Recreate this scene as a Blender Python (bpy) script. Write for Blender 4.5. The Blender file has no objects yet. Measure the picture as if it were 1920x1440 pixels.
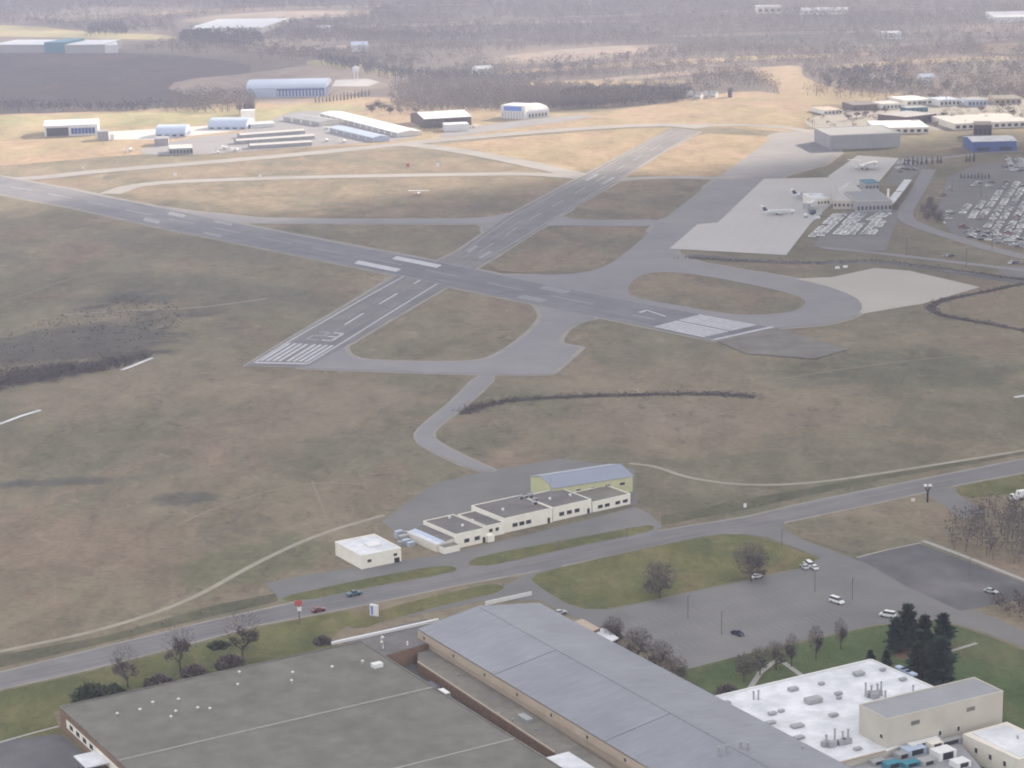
import bpy, bmesh, math, random
import numpy as np
from mathutils import Vector, Matrix

SC = bpy.context.scene
COL = SC.collection
R = math.radians
rnd = random.Random(7)

# ------------------------------------------------------------------ camera
CAM_F = 4141.28          # focal length in pixels of the 1920 wide photograph
CAM_PITCH = 0.233900     # downward, radians
CAM_ROLL = -0.023209
CAM_H = 267.45           # metres above the airfield
cam = bpy.data.cameras.new('aerial_camera')
cam.sensor_width = 36.0
cam.lens = 36.0 * CAM_F / 1920.0
cam.clip_start = 1.0
cam.clip_end = 30000.0
cam_ob = bpy.data.objects.new('aerial_camera', cam)
COL.objects.link(cam_ob)
cam_ob.matrix_world = (Matrix.Translation((0, 0, CAM_H)) @ Matrix.Rotation(math.pi / 2 - CAM_PITCH, 4, 'X')
                       @ Matrix.Rotation(CAM_ROLL, 4, 'Z'))
SC.camera = cam_ob

# ------------------------------------------------------------------ sky, sun, exposure
SUN_AZ, SUN_EL = R(45), R(24)      # azimuth clockwise from +Y (the view direction)
world = bpy.data.worlds.new('World')
SC.world = world
world.use_nodes = True
wn = world.node_tree.nodes
wl = world.node_tree.links
bg = wn['Background']
sky = wn.new('ShaderNodeTexSky')
sky.sky_type = 'NISHITA'
sky.sun_disc = False
sky.sun_elevation = SUN_EL
sky.sun_rotation = SUN_AZ
sky.air_density = 1.0
sky.dust_density = 2.0
mixsky = wn.new('ShaderNodeMix')
mixsky.data_type = 'RGBA'
mixsky.inputs[0].default_value = 0.74           # broken pale cloud over the whole dome
mixsky.inputs[7].default_value = (5.15, 4.95, 4.75, 1)
wl.new(sky.outputs[0], mixsky.inputs[6])
wl.new(mixsky.outputs[2], bg.inputs[0])
bg.inputs[1].default_value = 0.14

sun = bpy.data.lights.new('sun', 'SUN')
sun.energy = 5.0
sun.angle = R(0.53)
sun.color = (1.0, 0.87, 0.68)
sun_ob = bpy.data.objects.new('sun', sun)
COL.objects.link(sun_ob)
SUN_DIR = Vector((math.sin(SUN_AZ) * math.cos(SUN_EL), math.cos(SUN_AZ) * math.cos(SUN_EL), math.sin(SUN_EL)))
sun_ob.rotation_euler = SUN_DIR.to_track_quat('Z', 'Y').to_euler()

SC.view_settings.view_transform = 'Standard'
SC.view_settings.look = 'None'
SC.view_settings.exposure = 1.4
SC.view_settings.gamma = 1.0
SC.render.engine = 'CYCLES'
cy = SC.cycles
cy.use_denoising = True
cy.max_bounces = 4
cy.diffuse_bounces = 2
cy.glossy_bounces = 2
cy.transmission_bounces = 2
cy.volume_bounces = 0
cy.transparent_max_bounces = 8
cy.caustics_reflective = False
cy.caustics_refractive = False
cy.pixel_filter_type = 'BLACKMAN_HARRIS'
cy.filter_width = 1.9

# ------------------------------------------------------------------ geometry helpers
_c, _s = math.cos(CAM_PITCH), math.sin(CAM_PITCH)
_cr, _sr = math.cos(CAM_ROLL), math.sin(CAM_ROLL)


def G(px, py, z=0.0):
    """photo point (1920x1440) -> place on the level plane at height z, metres"""
    a, b = px - 960.0, py - 720.0
    X = _cr * a + _sr * b
    Y = -_sr * a + _cr * b
    dx, dy = X / CAM_F, -Y / CAM_F
    vx, vy, vz = dx, _c + dy * _s, -_s + dy * _c
    t = (z - CAM_H) / vz
    return Vector((vx * t, vy * t, z))


def XY(pts, z=0.0):
    return [G(x, y, z) for x, y in pts]


ORIGIN = {}


def origin_of(o):
    while o is not None:
        if o.name in ORIGIN:
            return ORIGIN[o.name]
        o = o.parent
    return Vector((0, 0, 0))


def link_mesh(name, me, parent=None):
    o = bpy.data.objects.new(name, me)
    COL.objects.link(o)
    if parent is not None:
        o.parent = parent
    return o


def mesh(name, V, F, mat, parent=None, smooth=False, local=False, mats=None, fm=None):
    """one mesh object; V in world metres (or local when local=True)"""
    off = Vector((0, 0, 0)) if local else origin_of(parent)
    me = bpy.data.meshes.new(name)
    me.from_pydata([tuple(Vector(v) - off) for v in V], [], F)
    for m in (mats or [mat]):
        me.materials.append(m)
    if fm:
        me.polygons.foreach_set('material_index', fm)
    if smooth:
        me.polygons.foreach_set('use_smooth', [True] * len(me.polygons))
    me.update()
    return link_mesh(name, me, parent)


def thing(name, label, cat, loc, group=None):
    o = bpy.data.objects.new(name, None)
    o.empty_display_size = 0.5
    COL.objects.link(o)
    o.location = loc
    ORIGIN[o.name] = Vector(loc)
    tag(o, label, cat, group)
    return o


def tag(o, label=None, cat=None, group=None, kind=None):
    if label:
        o['label'] = label
    if cat:
        o['category'] = cat
    if group:
        o['group'] = group
    if kind:
        o['kind'] = kind
    return o


def chaikin(P, n):
    for _ in range(n):
        Q = []
        for i in range(len(P)):
            a, b = P[i], P[(i + 1) % len(P)]
            Q.append(a * 0.75 + b * 0.25)
            Q.append(a * 0.25 + b * 0.75)
        P = Q
    return P


def tri_poly(V):
    """triangulate a (possibly concave) outline"""
    bm = bmesh.new()
    vs = [bm.verts.new((v[0], v[1], v[2])) for v in V]
    f = bm.faces.new(vs)
    bm.normal_update()
    if f.normal.z < 0:
        f.normal_flip()
    bmesh.ops.triangulate(bm, faces=[f])
    bm.verts.index_update()
    F = [tuple(v.index for v in f.verts) for f in bm.faces]
    bm.free()
    return F


def outset(P, d):
    area = sum(P[i].x * P[(i + 1) % len(P)].y - P[(i + 1) % len(P)].x * P[i].y for i in range(len(P)))
    sg = 1 if area > 0 else -1
    Q = []
    for i in range(len(P)):
        a, b, c = P[i - 1], P[i], P[(i + 1) % len(P)]
        e, f = (b - a).normalized(), (c - b).normalized()
        nn = Vector((e.y + f.y, -e.x - f.x, 0)) * sg
        if nn.length < .3:
            nn = Vector((e.y, -e.x, 0)) * sg
        Q.append(b + nn.normalized() * d)
    return Q


def sheet(name, pts, mat, z, parent=None, smooth=0, kind='structure', shoulder=0):
    P = chaikin(XY(pts), smooth)
    if shoulder:
        Q = [Vector((p.x, p.y, z * .4)) for p in outset(P, shoulder)]
        so = mesh('gravel_shoulder', Q, tri_poly(Q), M['shoulder'])
        so['kind'] = 'structure'
    P = [Vector((p.x, p.y, z)) for p in P]
    o = mesh(name, P, tri_poly(P), mat, parent)
    if parent is None and kind:
        o['kind'] = kind
    return o


def raised(name, pts, mat, kerb_mat, z0, z1, smooth=0, parent=None):
    """a lawn with a kerb: flat top, real step at the rim"""
    P = chaikin(XY(pts), smooth)
    n = len(P)
    top = [Vector((p.x, p.y, z1)) for p in P]
    bot = [Vector((p.x, p.y, z0)) for p in P]
    F = tri_poly(top)
    fm = [0] * len(F)
    for i in range(n):
        j = (i + 1) % n
        F.append((i, j, n + j, n + i))
        fm.append(1)
    o = mesh(name, top + bot, F, None, parent, mats=[mat, kerb_mat], fm=fm)
    if parent is None:
        o['kind'] = 'structure'
    return o


def ribbon(name, pts, w, mat, z, parent=None, kind='structure', world_pts=False, smooth=2):
    P = [Vector(p) for p in pts] if world_pts else XY(pts)
    for _ in range(smooth):
        Q = [P[0]]
        for a, b in zip(P, P[1:]):
            Q += [a * .75 + b * .25, a * .25 + b * .75]
        P = Q + [P[-1]]
    V, F = [], []
    for i, p in enumerate(P):
        a, b = P[max(i - 1, 0)], P[min(i + 1, len(P) - 1)]
        d = (b - a)
        d.z = 0
        d.normalize()
        nrm = Vector((-d.y, d.x, 0))
        V += [Vector((p.x, p.y, z)) + nrm * w / 2, Vector((p.x, p.y, z)) - nrm * w / 2]
        if i:
            k = 2 * i
            F.append((k - 2, k - 1, k + 1, k))
    o = mesh(name, V, F, mat, parent)
    if parent is None and kind:
        o['kind'] = kind
    return o


class Frame:
    """local axes of a building: u along, v across, z up"""

    def __init__(self, O, U, V):
        self.O, self.U, self.V = Vector((O.x, O.y, 0)), U, V

    def p(self, u, v, z):
        return self.O + self.U * u + self.V * v + Vector((0, 0, z))


def rect3(A, B, C, h):
    """roof corners in the photo at height h -> frame, length, width"""
    a, b, c = G(*A, h), G(*B, h), G(*C, h)
    U = b - a
    L = U.length
    U.normalize()
    V = Vector((-U.y, U.x, 0))
    w = (c - a).dot(V)
    if w < 0:
        V = -V
        w = -w
    return Frame(a, U, V), L, w


def front2(A, B):
    """ground corners of the wall that faces the camera -> frame with v leading away"""
    a, b = G(*A), G(*B)
    U = b - a
    L = U.length
    U.normalize()
    V = Vector((-U.y, U.x, 0))
    if V.dot(a) < 0:
        V = -V
    return Frame(a, U, V), L


def box(name, fr, u0, u1, v0, v1, z0, z1, mat, parent=None):
    V = [fr.p(u, v, z) for z in (z0, z1) for u, v in ((u0, v0), (u1, v0), (u1, v1), (u0, v1))]
    F = [(0, 3, 2, 1), (4, 5, 6, 7), (0, 1, 5, 4), (1, 2, 6, 5), (2, 3, 7, 6), (3, 0, 4, 7)]
    return mesh(name, V, F, mat, parent)


def prism(name, pts, z0, z1, mat, parent=None, top_mat=None):
    """upright prism under a roof outline (photo points taken at height z1)"""
    P = XY(pts, z1)
    n = len(P)
    V = [Vector((p.x, p.y, z1)) for p in P] + [Vector((p.x, p.y, z0)) for p in P]
    F = tri_poly(V[:n])
    fm = [1 if top_mat else 0] * len(F)
    for i in range(n):
        j = (i + 1) % n
        F.append((i, j, n + j, n + i))
        fm.append(0)
    me = mesh(name, V, F, None, parent, mats=[mat] + ([top_mat] if top_mat else []), fm=fm)
    bm = bmesh.new()
    bm.from_mesh(me.data)
    bmesh.ops.recalc_face_normals(bm, faces=bm.faces)
    bm.to_mesh(me.data)
    bm.free()
    return me


def cyl(name, base, r, h, mat, parent=None, n=8, r2=None):
    r2 = r if r2 is None else r2
    b = Vector(base)
    V = [b + Vector((r * math.cos(2 * math.pi * i / n), r * math.sin(2 * math.pi * i / n), 0)) for i in range(n)]
    V += [b + Vector((r2 * math.cos(2 * math.pi * i / n), r2 * math.sin(2 * math.pi * i / n), h)) for i in range(n)]
    F = [(i, (i + 1) % n, n + (i + 1) % n, n + i) for i in range(n)] + [tuple(range(n, 2 * n)), tuple(range(n - 1, -1, -1))]
    return mesh(name, V, F, mat, parent)


def copy_tree(o, parent=None):
    c = o.copy()
    COL.objects.link(c)
    c.parent = parent
    for ch in o.children:
        copy_tree(ch, c)
    return c


# ------------------------------------------------------------------ materials
def lin(c):
    return tuple(c) + (1.0,)


def material(name, col, rough=0.85, var=0.18, scale=0.15, col2=None, scale2=None, bump=0.0, spec=0.2, metal=0.0, detail=6.0):
    m = bpy.data.materials.new(name)
    m.use_nodes = True
    nt = m.node_tree
    n, l = nt.nodes, nt.links
    b = n['Principled BSDF']
    b.inputs['Roughness'].default_value = rough
    b.inputs['Specular IOR Level'].default_value = spec
    b.inputs['Metallic'].default_value = metal
    if var <= 0 and col2 is None:
        b.inputs['Base Color'].default_value = lin(col)
        return m
    geo = n.new('ShaderNodeNewGeometry')
    nz = n.new('ShaderNodeTexNoise')
    nz.inputs['Scale'].default_value = scale
    nz.inputs['Detail'].default_value = detail
    nz.inputs['Roughness'].default_value = 0.62
    l.new(geo.outputs['Position'], nz.inputs['Vector'])
    base = None
    if col2 is not None:
        n2 = n.new('ShaderNodeTexNoise')
        n2.inputs['Scale'].default_value = scale2 or scale * 0.2
        n2.inputs['Detail'].default_value = 4.0
        l.new(geo.outputs['Position'], n2.inputs['Vector'])
        rp = n.new('ShaderNodeValToRGB')
        rp.color_ramp.elements[0].position = 0.38
        rp.color_ramp.elements[1].position = 0.62
        rp.color_ramp.elements[0].color = lin(col)
        rp.color_ramp.elements[1].color = lin(col2)
        l.new(n2.outputs['Fac'], rp.inputs[0])
        base = rp.outputs[0]
    mr = n.new('ShaderNodeMapRange')
    mr.inputs[1].default_value = 0.25
    mr.inputs[2].default_value = 0.75
    mr.inputs[3].default_value = 1 - var
    mr.inputs[4].default_value = 1 + var
    l.new(nz.outputs['Fac'], mr.inputs[0])
    mul = n.new('ShaderNodeVectorMath')
    mul.operation = 'SCALE'
    if base is None:
        mul.inputs[0].default_value = col
    else:
        l.new(base, mul.inputs[0])
    l.new(mr.outputs[0], mul.inputs['Scale'])
    l.new(mul.outputs[0], b.inputs['Base Color'])
    if bump:
        bp = n.new('ShaderNodeBump')
        bp.inputs['Strength'].default_value = bump
        bp.inputs['Distance'].default_value = 0.5
        l.new(nz.outputs['Fac'], bp.inputs['Height'])
        l.new(bp.outputs[0], b.inputs['Normal'])
    return m


def grass_material(name, dry, olive, rust, gscale=1.0, patches=()):
    """rough winter grass: three tones in drifts, streaks, mottling, a few bare spots"""
    m = bpy.data.materials.new(name)
    m.use_nodes = True
    nt = m.node_tree
    n, l = nt.nodes, nt.links
    b = n['Principled BSDF']
    b.inputs['Roughness'].default_value = 0.95
    b.inputs['Specular IOR Level'].default_value = 0.08
    geo = n.new('ShaderNodeNewGeometry')

    def noise(sx, sy, scale, det=5.0, off=0.0, dist=0.0):
        mp = n.new('ShaderNodeMapping')
        mp.inputs['Scale'].default_value = (sx, sy, 1)
        mp.inputs['Location'].default_value = (off, off * 1.7, 0)
        mp.inputs['Rotation'].default_value = (0, 0, 0.25 + off * .01)
        l.new(geo.outputs['Position'], mp.inputs[0])
        z = n.new('ShaderNodeTexNoise')
        z.inputs['Scale'].default_value = scale * gscale
        z.inputs['Detail'].default_value = det
        z.inputs['Roughness'].default_value = 0.6
        z.inputs['Distortion'].default_value = dist
        l.new(mp.outputs[0], z.inputs['Vector'])
        return z.outputs['Fac']

    def ramp(fac, lo, hi):
        mr = n.new('ShaderNodeMapRange')
        mr.interpolation_type = 'SMOOTHSTEP'
        mr.inputs[1].default_value = lo
        mr.inputs[2].default_value = hi
        l.new(fac, mr.inputs[0])
        return mr.outputs[0]

    def mix(fac, a, bcol):
        mx = n.new('ShaderNodeMix')
        mx.data_type = 'RGBA'
        l.new(fac, mx.inputs[0])
        for sock, v in ((6, a), (7, bcol)):
            if isinstance(v, tuple):
                mx.inputs[sock].default_value = lin(v)
            else:
                l.new(v, mx.inputs[sock])
        return mx.outputs[2]

    c = mix(ramp(noise(1, 1, 0.0065, 6, 3, .6), 0.40, 0.60), dry, olive)
    c = mix(ramp(noise(1, .8, 0.012, 6, 31, .8), 0.50, 0.68), c, rust)
    if patches:
        dn = noise(1, 1, 0.028 / gscale, 6, 17, .4)
    for qa, qb, hw, col in patches:
        A, B = G(*qa), G(*qb)
        mid_, d_ = (A + B) / 2, B - A
        mp = n.new('ShaderNodeMapping')
        mp.vector_type = 'TEXTURE'
        mp.inputs['Location'].default_value = (mid_.x, mid_.y, 0)
        mp.inputs['Rotation'].default_value = (0, 0, math.atan2(d_.y, d_.x))
        mp.inputs['Scale'].default_value = (d_.length / 2, hw, 1)
        l.new(geo.outputs['Position'], mp.inputs[0])
        ln = n.new('ShaderNodeVectorMath')
        ln.operation = 'LENGTH'
        l.new(mp.outputs[0], ln.inputs[0])
        ds = n.new('ShaderNodeMath')
        ds.operation = 'MULTIPLY_ADD'
        l.new(dn, ds.inputs[0])
        ds.inputs[1].default_value = 2.2
        l.new(ln.outputs['Value'], ds.inputs[2])
        mr = n.new('ShaderNodeMapRange')
        mr.interpolation_type = 'SMOOTHSTEP'
        mr.inputs[1].default_value = 2.25
        mr.inputs[2].default_value = 1.55
        l.new(ds.outputs[0], mr.inputs[0])
        c = mix(mr.outputs[0], c, col)
    v1 = ramp(noise(1.0, 0.45, 0.035, 8, 11, .5), 0.25, 0.75)
    v3 = ramp(noise(1.0, 0.7, 0.11, 6, 23, .3), 0.25, 0.75)
    v2 = ramp(noise(1, 1, 0.35, 4, 5), 0.2, 0.8)
    add = n.new('ShaderNodeMath')
    add.operation = 'MULTIPLY_ADD'
    l.new(v1, add.inputs[0])
    add.inputs[1].default_value = 0.36
    add.inputs[2].default_value = 0.56
    add3 = n.new('ShaderNodeMath')
    add3.operation = 'MULTIPLY_ADD'
    l.new(v3, add3.inputs[0])
    add3.inputs[1].default_value = 0.26
    l.new(add.outputs[0], add3.inputs[2])
    add2 = n.new('ShaderNodeMath')
    add2.operation = 'MULTIPLY_ADD'
    l.new(v2, add2.inputs[0])
    add2.inputs[1].default_value = 0.30
    l.new(add3.outputs[0], add2.inputs[2])
    spots = ramp(noise(1.0, 0.6, 0.16, 9, 41, .8), 0.57, 0.66)
    where = ramp(noise(1, 1, 0.010, 4, 47, .5), 0.42, 0.62)
    wm = n.new('ShaderNodeMath')
    wm.operation = 'MULTIPLY'
    l.new(spots, wm.inputs[0])
    l.new(where, wm.inputs[1])
    dk = n.new('ShaderNodeMath')
    dk.operation = 'MULTIPLY_ADD'
    l.new(wm.outputs[0], dk.inputs[0])
    dk.inputs[1].default_value = -0.30
    l.new(add2.outputs[0], dk.inputs[2])
    straw = ramp(noise(1.0, 0.5, 0.09, 9, 53, 1.0), 0.58, 0.70)
    lt = n.new('ShaderNodeMath')
    lt.operation = 'MULTIPLY_ADD'
    l.new(straw, lt.inputs[0])
    lt.inputs[1].default_value = 0.24
    l.new(dk.outputs[0], lt.inputs[2])
    sc = n.new('ShaderNodeVectorMath')
    sc.operation = 'SCALE'
    l.new(c, sc.inputs[0])
    l.new(lt.outputs[0], sc.inputs['Scale'])
    l.new(sc.outputs[0], b.inputs['Base Color'])
    bp = n.new('ShaderNodeBump')
    bp.inputs['Strength'].default_value = 0.35
    bp.inputs['Distance'].default_value = 0.6
    l.new(v2, bp.inputs['Height'])
    l.new(bp.outputs[0], b.inputs['Normal'])
    return m


def seam_metal(name, col, direction, spacing, rough=0.45):
    """ribbed sheet roof: fine ribs run along `direction`"""
    m = material(name, col, rough, 0.10, 0.06, spec=0.4)
    nt = m.node_tree
    n, l = nt.nodes, nt.links
    b = n['Principled BSDF']
    geo = n.new('ShaderNodeNewGeometry')
    dot = n.new('ShaderNodeVectorMath')
    dot.operation = 'DOT_PRODUCT'
    dot.inputs[1].default_value = direction
    l.new(geo.outputs['Position'], dot.inputs[0])
    mul = n.new('ShaderNodeMath')
    mul.operation = 'MULTIPLY'
    mul.inputs[1].default_value = 2 * math.pi / spacing
    l.new(dot.outputs['Value'], mul.inputs[0])
    sn = n.new('ShaderNodeMath')
    sn.operation = 'SINE'
    l.new(mul.outputs[0], sn.inputs[0])
    bp = n.new('ShaderNodeBump')
    bp.inputs['Strength'].default_value = 0.25
    bp.inputs['Distance'].default_value = 0.04
    l.new(sn.outputs[0], bp.inputs['Height'])
    l.new(bp.outputs[0], b.inputs['Normal'])
    return m


def streaked(name, col, col2, axis, amt=.22, cracks=True):
    """pavement with wear drawn out along its own direction and darker patched bits"""
    m = material(name, col, .9, .14, .05, col2, .012)
    nt = m.node_tree
    n, l = nt.nodes, nt.links
    b = n['Principled BSDF']
    src = b.inputs['Base Color'].links[0].from_socket
    geo = n.new('ShaderNodeNewGeometry')
    fac = None
    for sx, sy, sc_, a_ in ((.012, .55, 1.0, amt), (.03, 1.6, 1.0, amt * .7), (.2, .2, .35, amt * .5)):
        mp = n.new('ShaderNodeMapping')
        mp.vector_type = 'TEXTURE'
        mp.inputs['Rotation'].default_value = (0, 0, axis)
        mp.inputs['Scale'].default_value = (1 / sx, 1 / sy, 1)
        l.new(geo.outputs['Position'], mp.inputs[0])
        z = n.new('ShaderNodeTexNoise')
        z.inputs['Scale'].default_value = sc_
        z.inputs['Detail'].default_value = 5
        l.new(mp.outputs[0], z.inputs['Vector'])
        mr = n.new('ShaderNodeMapRange')
        mr.inputs[1].default_value = .3
        mr.inputs[2].default_value = .7
        mr.inputs[3].default_value = 1 - a_
        mr.inputs[4].default_value = 1 + a_
        l.new(z.outputs['Fac'], mr.inputs[0])
        if fac is None:
            fac = mr.outputs[0]
        else:
            mu = n.new('ShaderNodeMath')
            mu.operation = 'MULTIPLY'
            l.new(fac, mu.inputs[0])
            l.new(mr.outputs[0], mu.inputs[1])
            fac = mu.outputs[0]
    v = n.new('ShaderNodeVectorMath')
    v.operation = 'SCALE'
    l.new(src, v.inputs[0])
    l.new(fac, v.inputs['Scale'])
    l.new(v.outputs[0], b.inputs['Base Color'])
    return m


def heading(a, b):
    d = G(*b) - G(*a)
    return math.atan2(d.y, d.x)


M = {}
M['grass'] = grass_material('rough_grass', (0.198, 0.168, 0.120), (0.150, 0.137, 0.096), (0.200, 0.156, 0.117), 1.0,
                            [((-200, 720), (420, 580), 58, (0.100, 0.092, 0.078)), ((150, 570), (420, 532), 36, (0.092, 0.088, 0.078)),
                             ((-160, 740), (320, 660), 22, (0.060, 0.052, 0.050)), ((-100, 914), (240, 898), 9, (0.105, 0.100, 0.085)),
                             ((270, 945), (440, 925), 12, (0.115, 0.108, 0.088)), ((20, 1100), (260, 960), 60, (0.192, 0.152, 0.112)),
                             ((980, 800), (1560, 790), 40, (0.200, 0.162, 0.122)), ((1420, 690), (2000, 690), 60, (0.130, 0.124, 0.088)),
                             ((330, 1110), (600, 1000), 26, (0.140, 0.132, 0.086)), ((120, 510), (760, 590), 40, (0.140, 0.130, 0.096)),
                             ((380, 830), (760, 720), 40, (0.198, 0.162, 0.120)), ((1200, 930), (1500, 960), 14, (0.13, 0.124, 0.085)), ((100, 420), (600, 500), 40, (0.16, 0.142, 0.105))])
M['infield'] = grass_material('infield_grass', (0.208, 0.170, 0.122), (0.150, 0.136, 0.098), (0.206, 0.158, 0.118), 1.8)
M['lawn'] = grass_material('kerb_lawn', (0.138, 0.132, 0.058), (0.098, 0.107, 0.047), (0.165, 0.140, 0.076), 3.0)
M['green'] = grass_material('green_lawn', (0.084, 0.108, 0.048), (0.070, 0.098, 0.042), (0.112, 0.116, 0.060), 3.0)
M['verge'] = grass_material('verge_grass', (0.112, 0.108, 0.070), (0.092, 0.094, 0.062), (0.125, 0.108, 0.078), 3.0)
M['tanfield'] = grass_material('tan_field', (0.30, 0.225, 0.150), (0.26, 0.21, 0.13), (0.31, 0.225, 0.16), 0.8)
M['yellow'] = grass_material('yellow_field', (0.29, 0.25, 0.14), (0.24, 0.225, 0.125), (0.31, 0.25, 0.15), 0.8)
M['plough'] = grass_material('ploughed_field', (0.080, 0.066, 0.062), (0.068, 0.060, 0.060), (0.092, 0.072, 0.062), 0.6)
M['pinkfield'] = grass_material('stubble_field', (0.25, 0.20, 0.165), (0.21, 0.18, 0.15), (0.27, 0.20, 0.17), 0.6)
M['scrub'] = grass_material('scrub_floor', (0.150, 0.122, 0.104), (0.120, 0.106, 0.096), (0.165, 0.128, 0.106), 2.0)
M['asphalt_dark'] = streaked('runway_asphalt', (0.146, 0.147, 0.166), (0.172, 0.169, 0.182), heading((1398, 627), (200, 390)), .16)
M['runway_b'] = streaked('crosswind_asphalt', (0.182, 0.174, 0.176), (0.160, 0.156, 0.162), heading((525, 683), (1285, 245)), .16)
M['road'] = streaked('road_asphalt', (0.178, 0.170, 0.172), (0.158, 0.153, 0.158), heading((300, 1200), (1500, 960)), .16)
M['asphalt'] = material('worn_asphalt', (0.168, 0.163, 0.172), 0.9, 0.16, 0.03, (0.146, 0.143, 0.156), 0.012)
M['asphalt_pale'] = material('taxiway_asphalt', (0.240, 0.230, 0.236), 0.9, 0.14, 0.04, (0.208, 0.203, 0.214), 0.01)
M['asphalt_lot'] = material('lot_asphalt', (0.178, 0.172, 0.168), 0.9, 0.14, 0.05, (0.155, 0.152, 0.152), 0.02)
M['asphalt_black'] = material('fresh_asphalt', (0.088, 0.086, 0.094), 0.85, 0.25, 0.08, (0.140, 0.134, 0.140), 0.03)
M['concrete'] = material('apron_concrete', (0.47, 0.455, 0.445), 0.85, 0.08, 0.03, (0.43, 0.42, 0.415), 0.015)
M['kerb'] = material('kerb_concrete', (0.33, 0.32, 0.30), 0.9, 0.15, 0.5)
M['track'] = material('dirt_track', (0.30, 0.275, 0.225), 0.95, 0.2, 0.1)
M['track_faint'] = material('worn_grass_track', (0.215, 0.188, 0.140), 0.95, 0.25, 0.15)
M['shoulder'] = material('pavement_shoulder', (0.27, 0.25, 0.225), 0.95, 0.2, 0.06)
M['taxi_far'] = material('sunlit_taxiway_paving', (0.285, 0.268, 0.258), 0.9, 0.14, 0.03, (0.25, 0.238, 0.232), 0.01)  # taxiway paving for the sunlit band, part of the sunlight put into its colour
M['ditch'] = grass_material('ditch_bed', (0.075, 0.068, 0.058), (0.062, 0.060, 0.052), (0.085, 0.072, 0.060), 3.0)
M['old_pad'] = material('weathered_pad', (0.190, 0.176, 0.160), 0.95, 0.25, 0.08, (0.160, 0.150, 0.138), 0.03)
M['tan_concrete'] = material('tan_concrete', (0.42, 0.39, 0.345), 0.85, 0.08, 0.03, (0.385, 0.36, 0.325), 0.015)
M['paint'] = material('worn_white_paint', (0.46, 0.46, 0.49), 0.8, 0.22, 0.25)
M['paint_faint'] = material('faded_white_paint', (0.28, 0.28, 0.30), 0.85, 0.3, 0.3)
M['paint_worn'] = material('worn_road_paint', (0.235, 0.215, 0.165), 0.9, 0.3, 0.2)
M['paint_yellow'] = material('yellow_line_paint', (0.42, 0.34, 0.10), 0.85, 0.3, 0.3)
M['gravel_roof'] = material('gravel_roof', (0.146, 0.144, 0.126), 0.95, 0.24, 0.12, (0.162, 0.157, 0.138), 0.05, bump=0.2)
M['dark_roof'] = material('tar_roof', (0.135, 0.125, 0.125), 0.9, 0.18, 0.2, (0.165, 0.155, 0.155), 0.08)
M['annex_roof'] = material('annex_roof', (0.19, 0.18, 0.155), 0.92, 0.2, 0.25, (0.16, 0.15, 0.135), 0.06)
M['white_roof'] = material('white_membrane_roof', (0.66, 0.67, 0.70), 0.7, 0.16, 0.25, (0.54, 0.555, 0.585), 0.10)
M['grey_roof'] = material('grey_membrane_roof', (0.27, 0.275, 0.29), 0.8, 0.08, 0.15)
M['white_metal'] = material('white_sheet_metal', (0.66, 0.66, 0.66), 0.5, 0.08, 0.2, spec=0.35)
M['cream'] = material('cream_render', (0.78, 0.74, 0.66), 0.85, 0.08, 0.3)
M['cream2'] = material('pale_block_wall', (0.66, 0.62, 0.55), 0.85, 0.10, 0.3)
M['tan'] = material('tan_wall', (0.42, 0.345, 0.27), 0.85, 0.12, 0.2)
M['beige'] = material('beige_wall', (0.49, 0.455, 0.40), 0.85, 0.10, 0.15)
M['brick'] = material('brown_brick', (0.225, 0.150, 0.110), 0.9, 0.25, 0.6)
M['yellowgreen'] = material('yellow_green_siding', (0.52, 0.52, 0.31), 0.7, 0.08, 0.3)
M['blue_wall'] = material('blue_siding', (0.055, 0.10, 0.27), 0.6, 0.1, 0.2)
M['blue_pale'] = material('pale_blue_metal', (0.40, 0.47, 0.60), 0.5, 0.06, 0.05, spec=0.35)
M['sky_blue'] = material('bright_blue_panel', (0.10, 0.22, 0.62), 0.5, 0.05, 0.2)
M['teal'] = material('teal_panel', (0.05, 0.20, 0.26), 0.6, 0.1, 0.2)
M['brown_wall'] = material('brown_siding', (0.115, 0.085, 0.085), 0.85, 0.1, 0.2)
M['grey_wall'] = material('grey_siding', (0.33, 0.32, 0.33), 0.8, 0.08, 0.1)
M['dark'] = material('dark_recess', (0.035, 0.035, 0.04), 0.8, 0.0)
M['glass'] = material('window_glass', (0.03, 0.035, 0.045), 0.15, 0.0, spec=0.6)
M['steel'] = material('galvanised_steel', (0.33, 0.34, 0.35), 0.5, 0.12, 0.6, spec=0.4, metal=0.2)
M['pole'] = material('weathered_pole', (0.13, 0.12, 0.12), 0.8, 0.1, 1.0)
M['black'] = material('black_rubber', (0.02, 0.02, 0.022), 0.85, 0.0)
M['bark'] = material('grey_bark', (0.085, 0.072, 0.066), 0.95, 0.25, 1.5)
M['twig'] = material('bare_twigs', (0.125, 0.105, 0.10), 0.95, 0.25, 0.4)
M['woods'] = material('winter_wood', (0.190, 0.150, 0.128), 0.95, 0.22, 0.012, (0.130, 0.115, 0.112), 0.0045, detail=3)
M['woods_dark'] = material('dark_wood', (0.090, 0.080, 0.082), 0.95, 0.3, 0.05)
M['woods_brown'] = material('wet_brush', (0.115, 0.098, 0.094), 0.95, 0.3, 0.06)
M['needles'] = material('conifer_needles', (0.030, 0.050, 0.036), 0.9, 0.4, 0.8)
M['needles_far'] = material('far_conifer_needles', (0.042, 0.05, 0.045), 0.9, 0.3, 0.2)
M['shrub'] = material('evergreen_shrub_leaves', (0.062, 0.080, 0.046), 0.9, 0.4, 0.9)
M['orange_bark'] = material('red_needle_litter', (0.14, 0.085, 0.06), 0.95, 0.2, 0.5)
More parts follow.
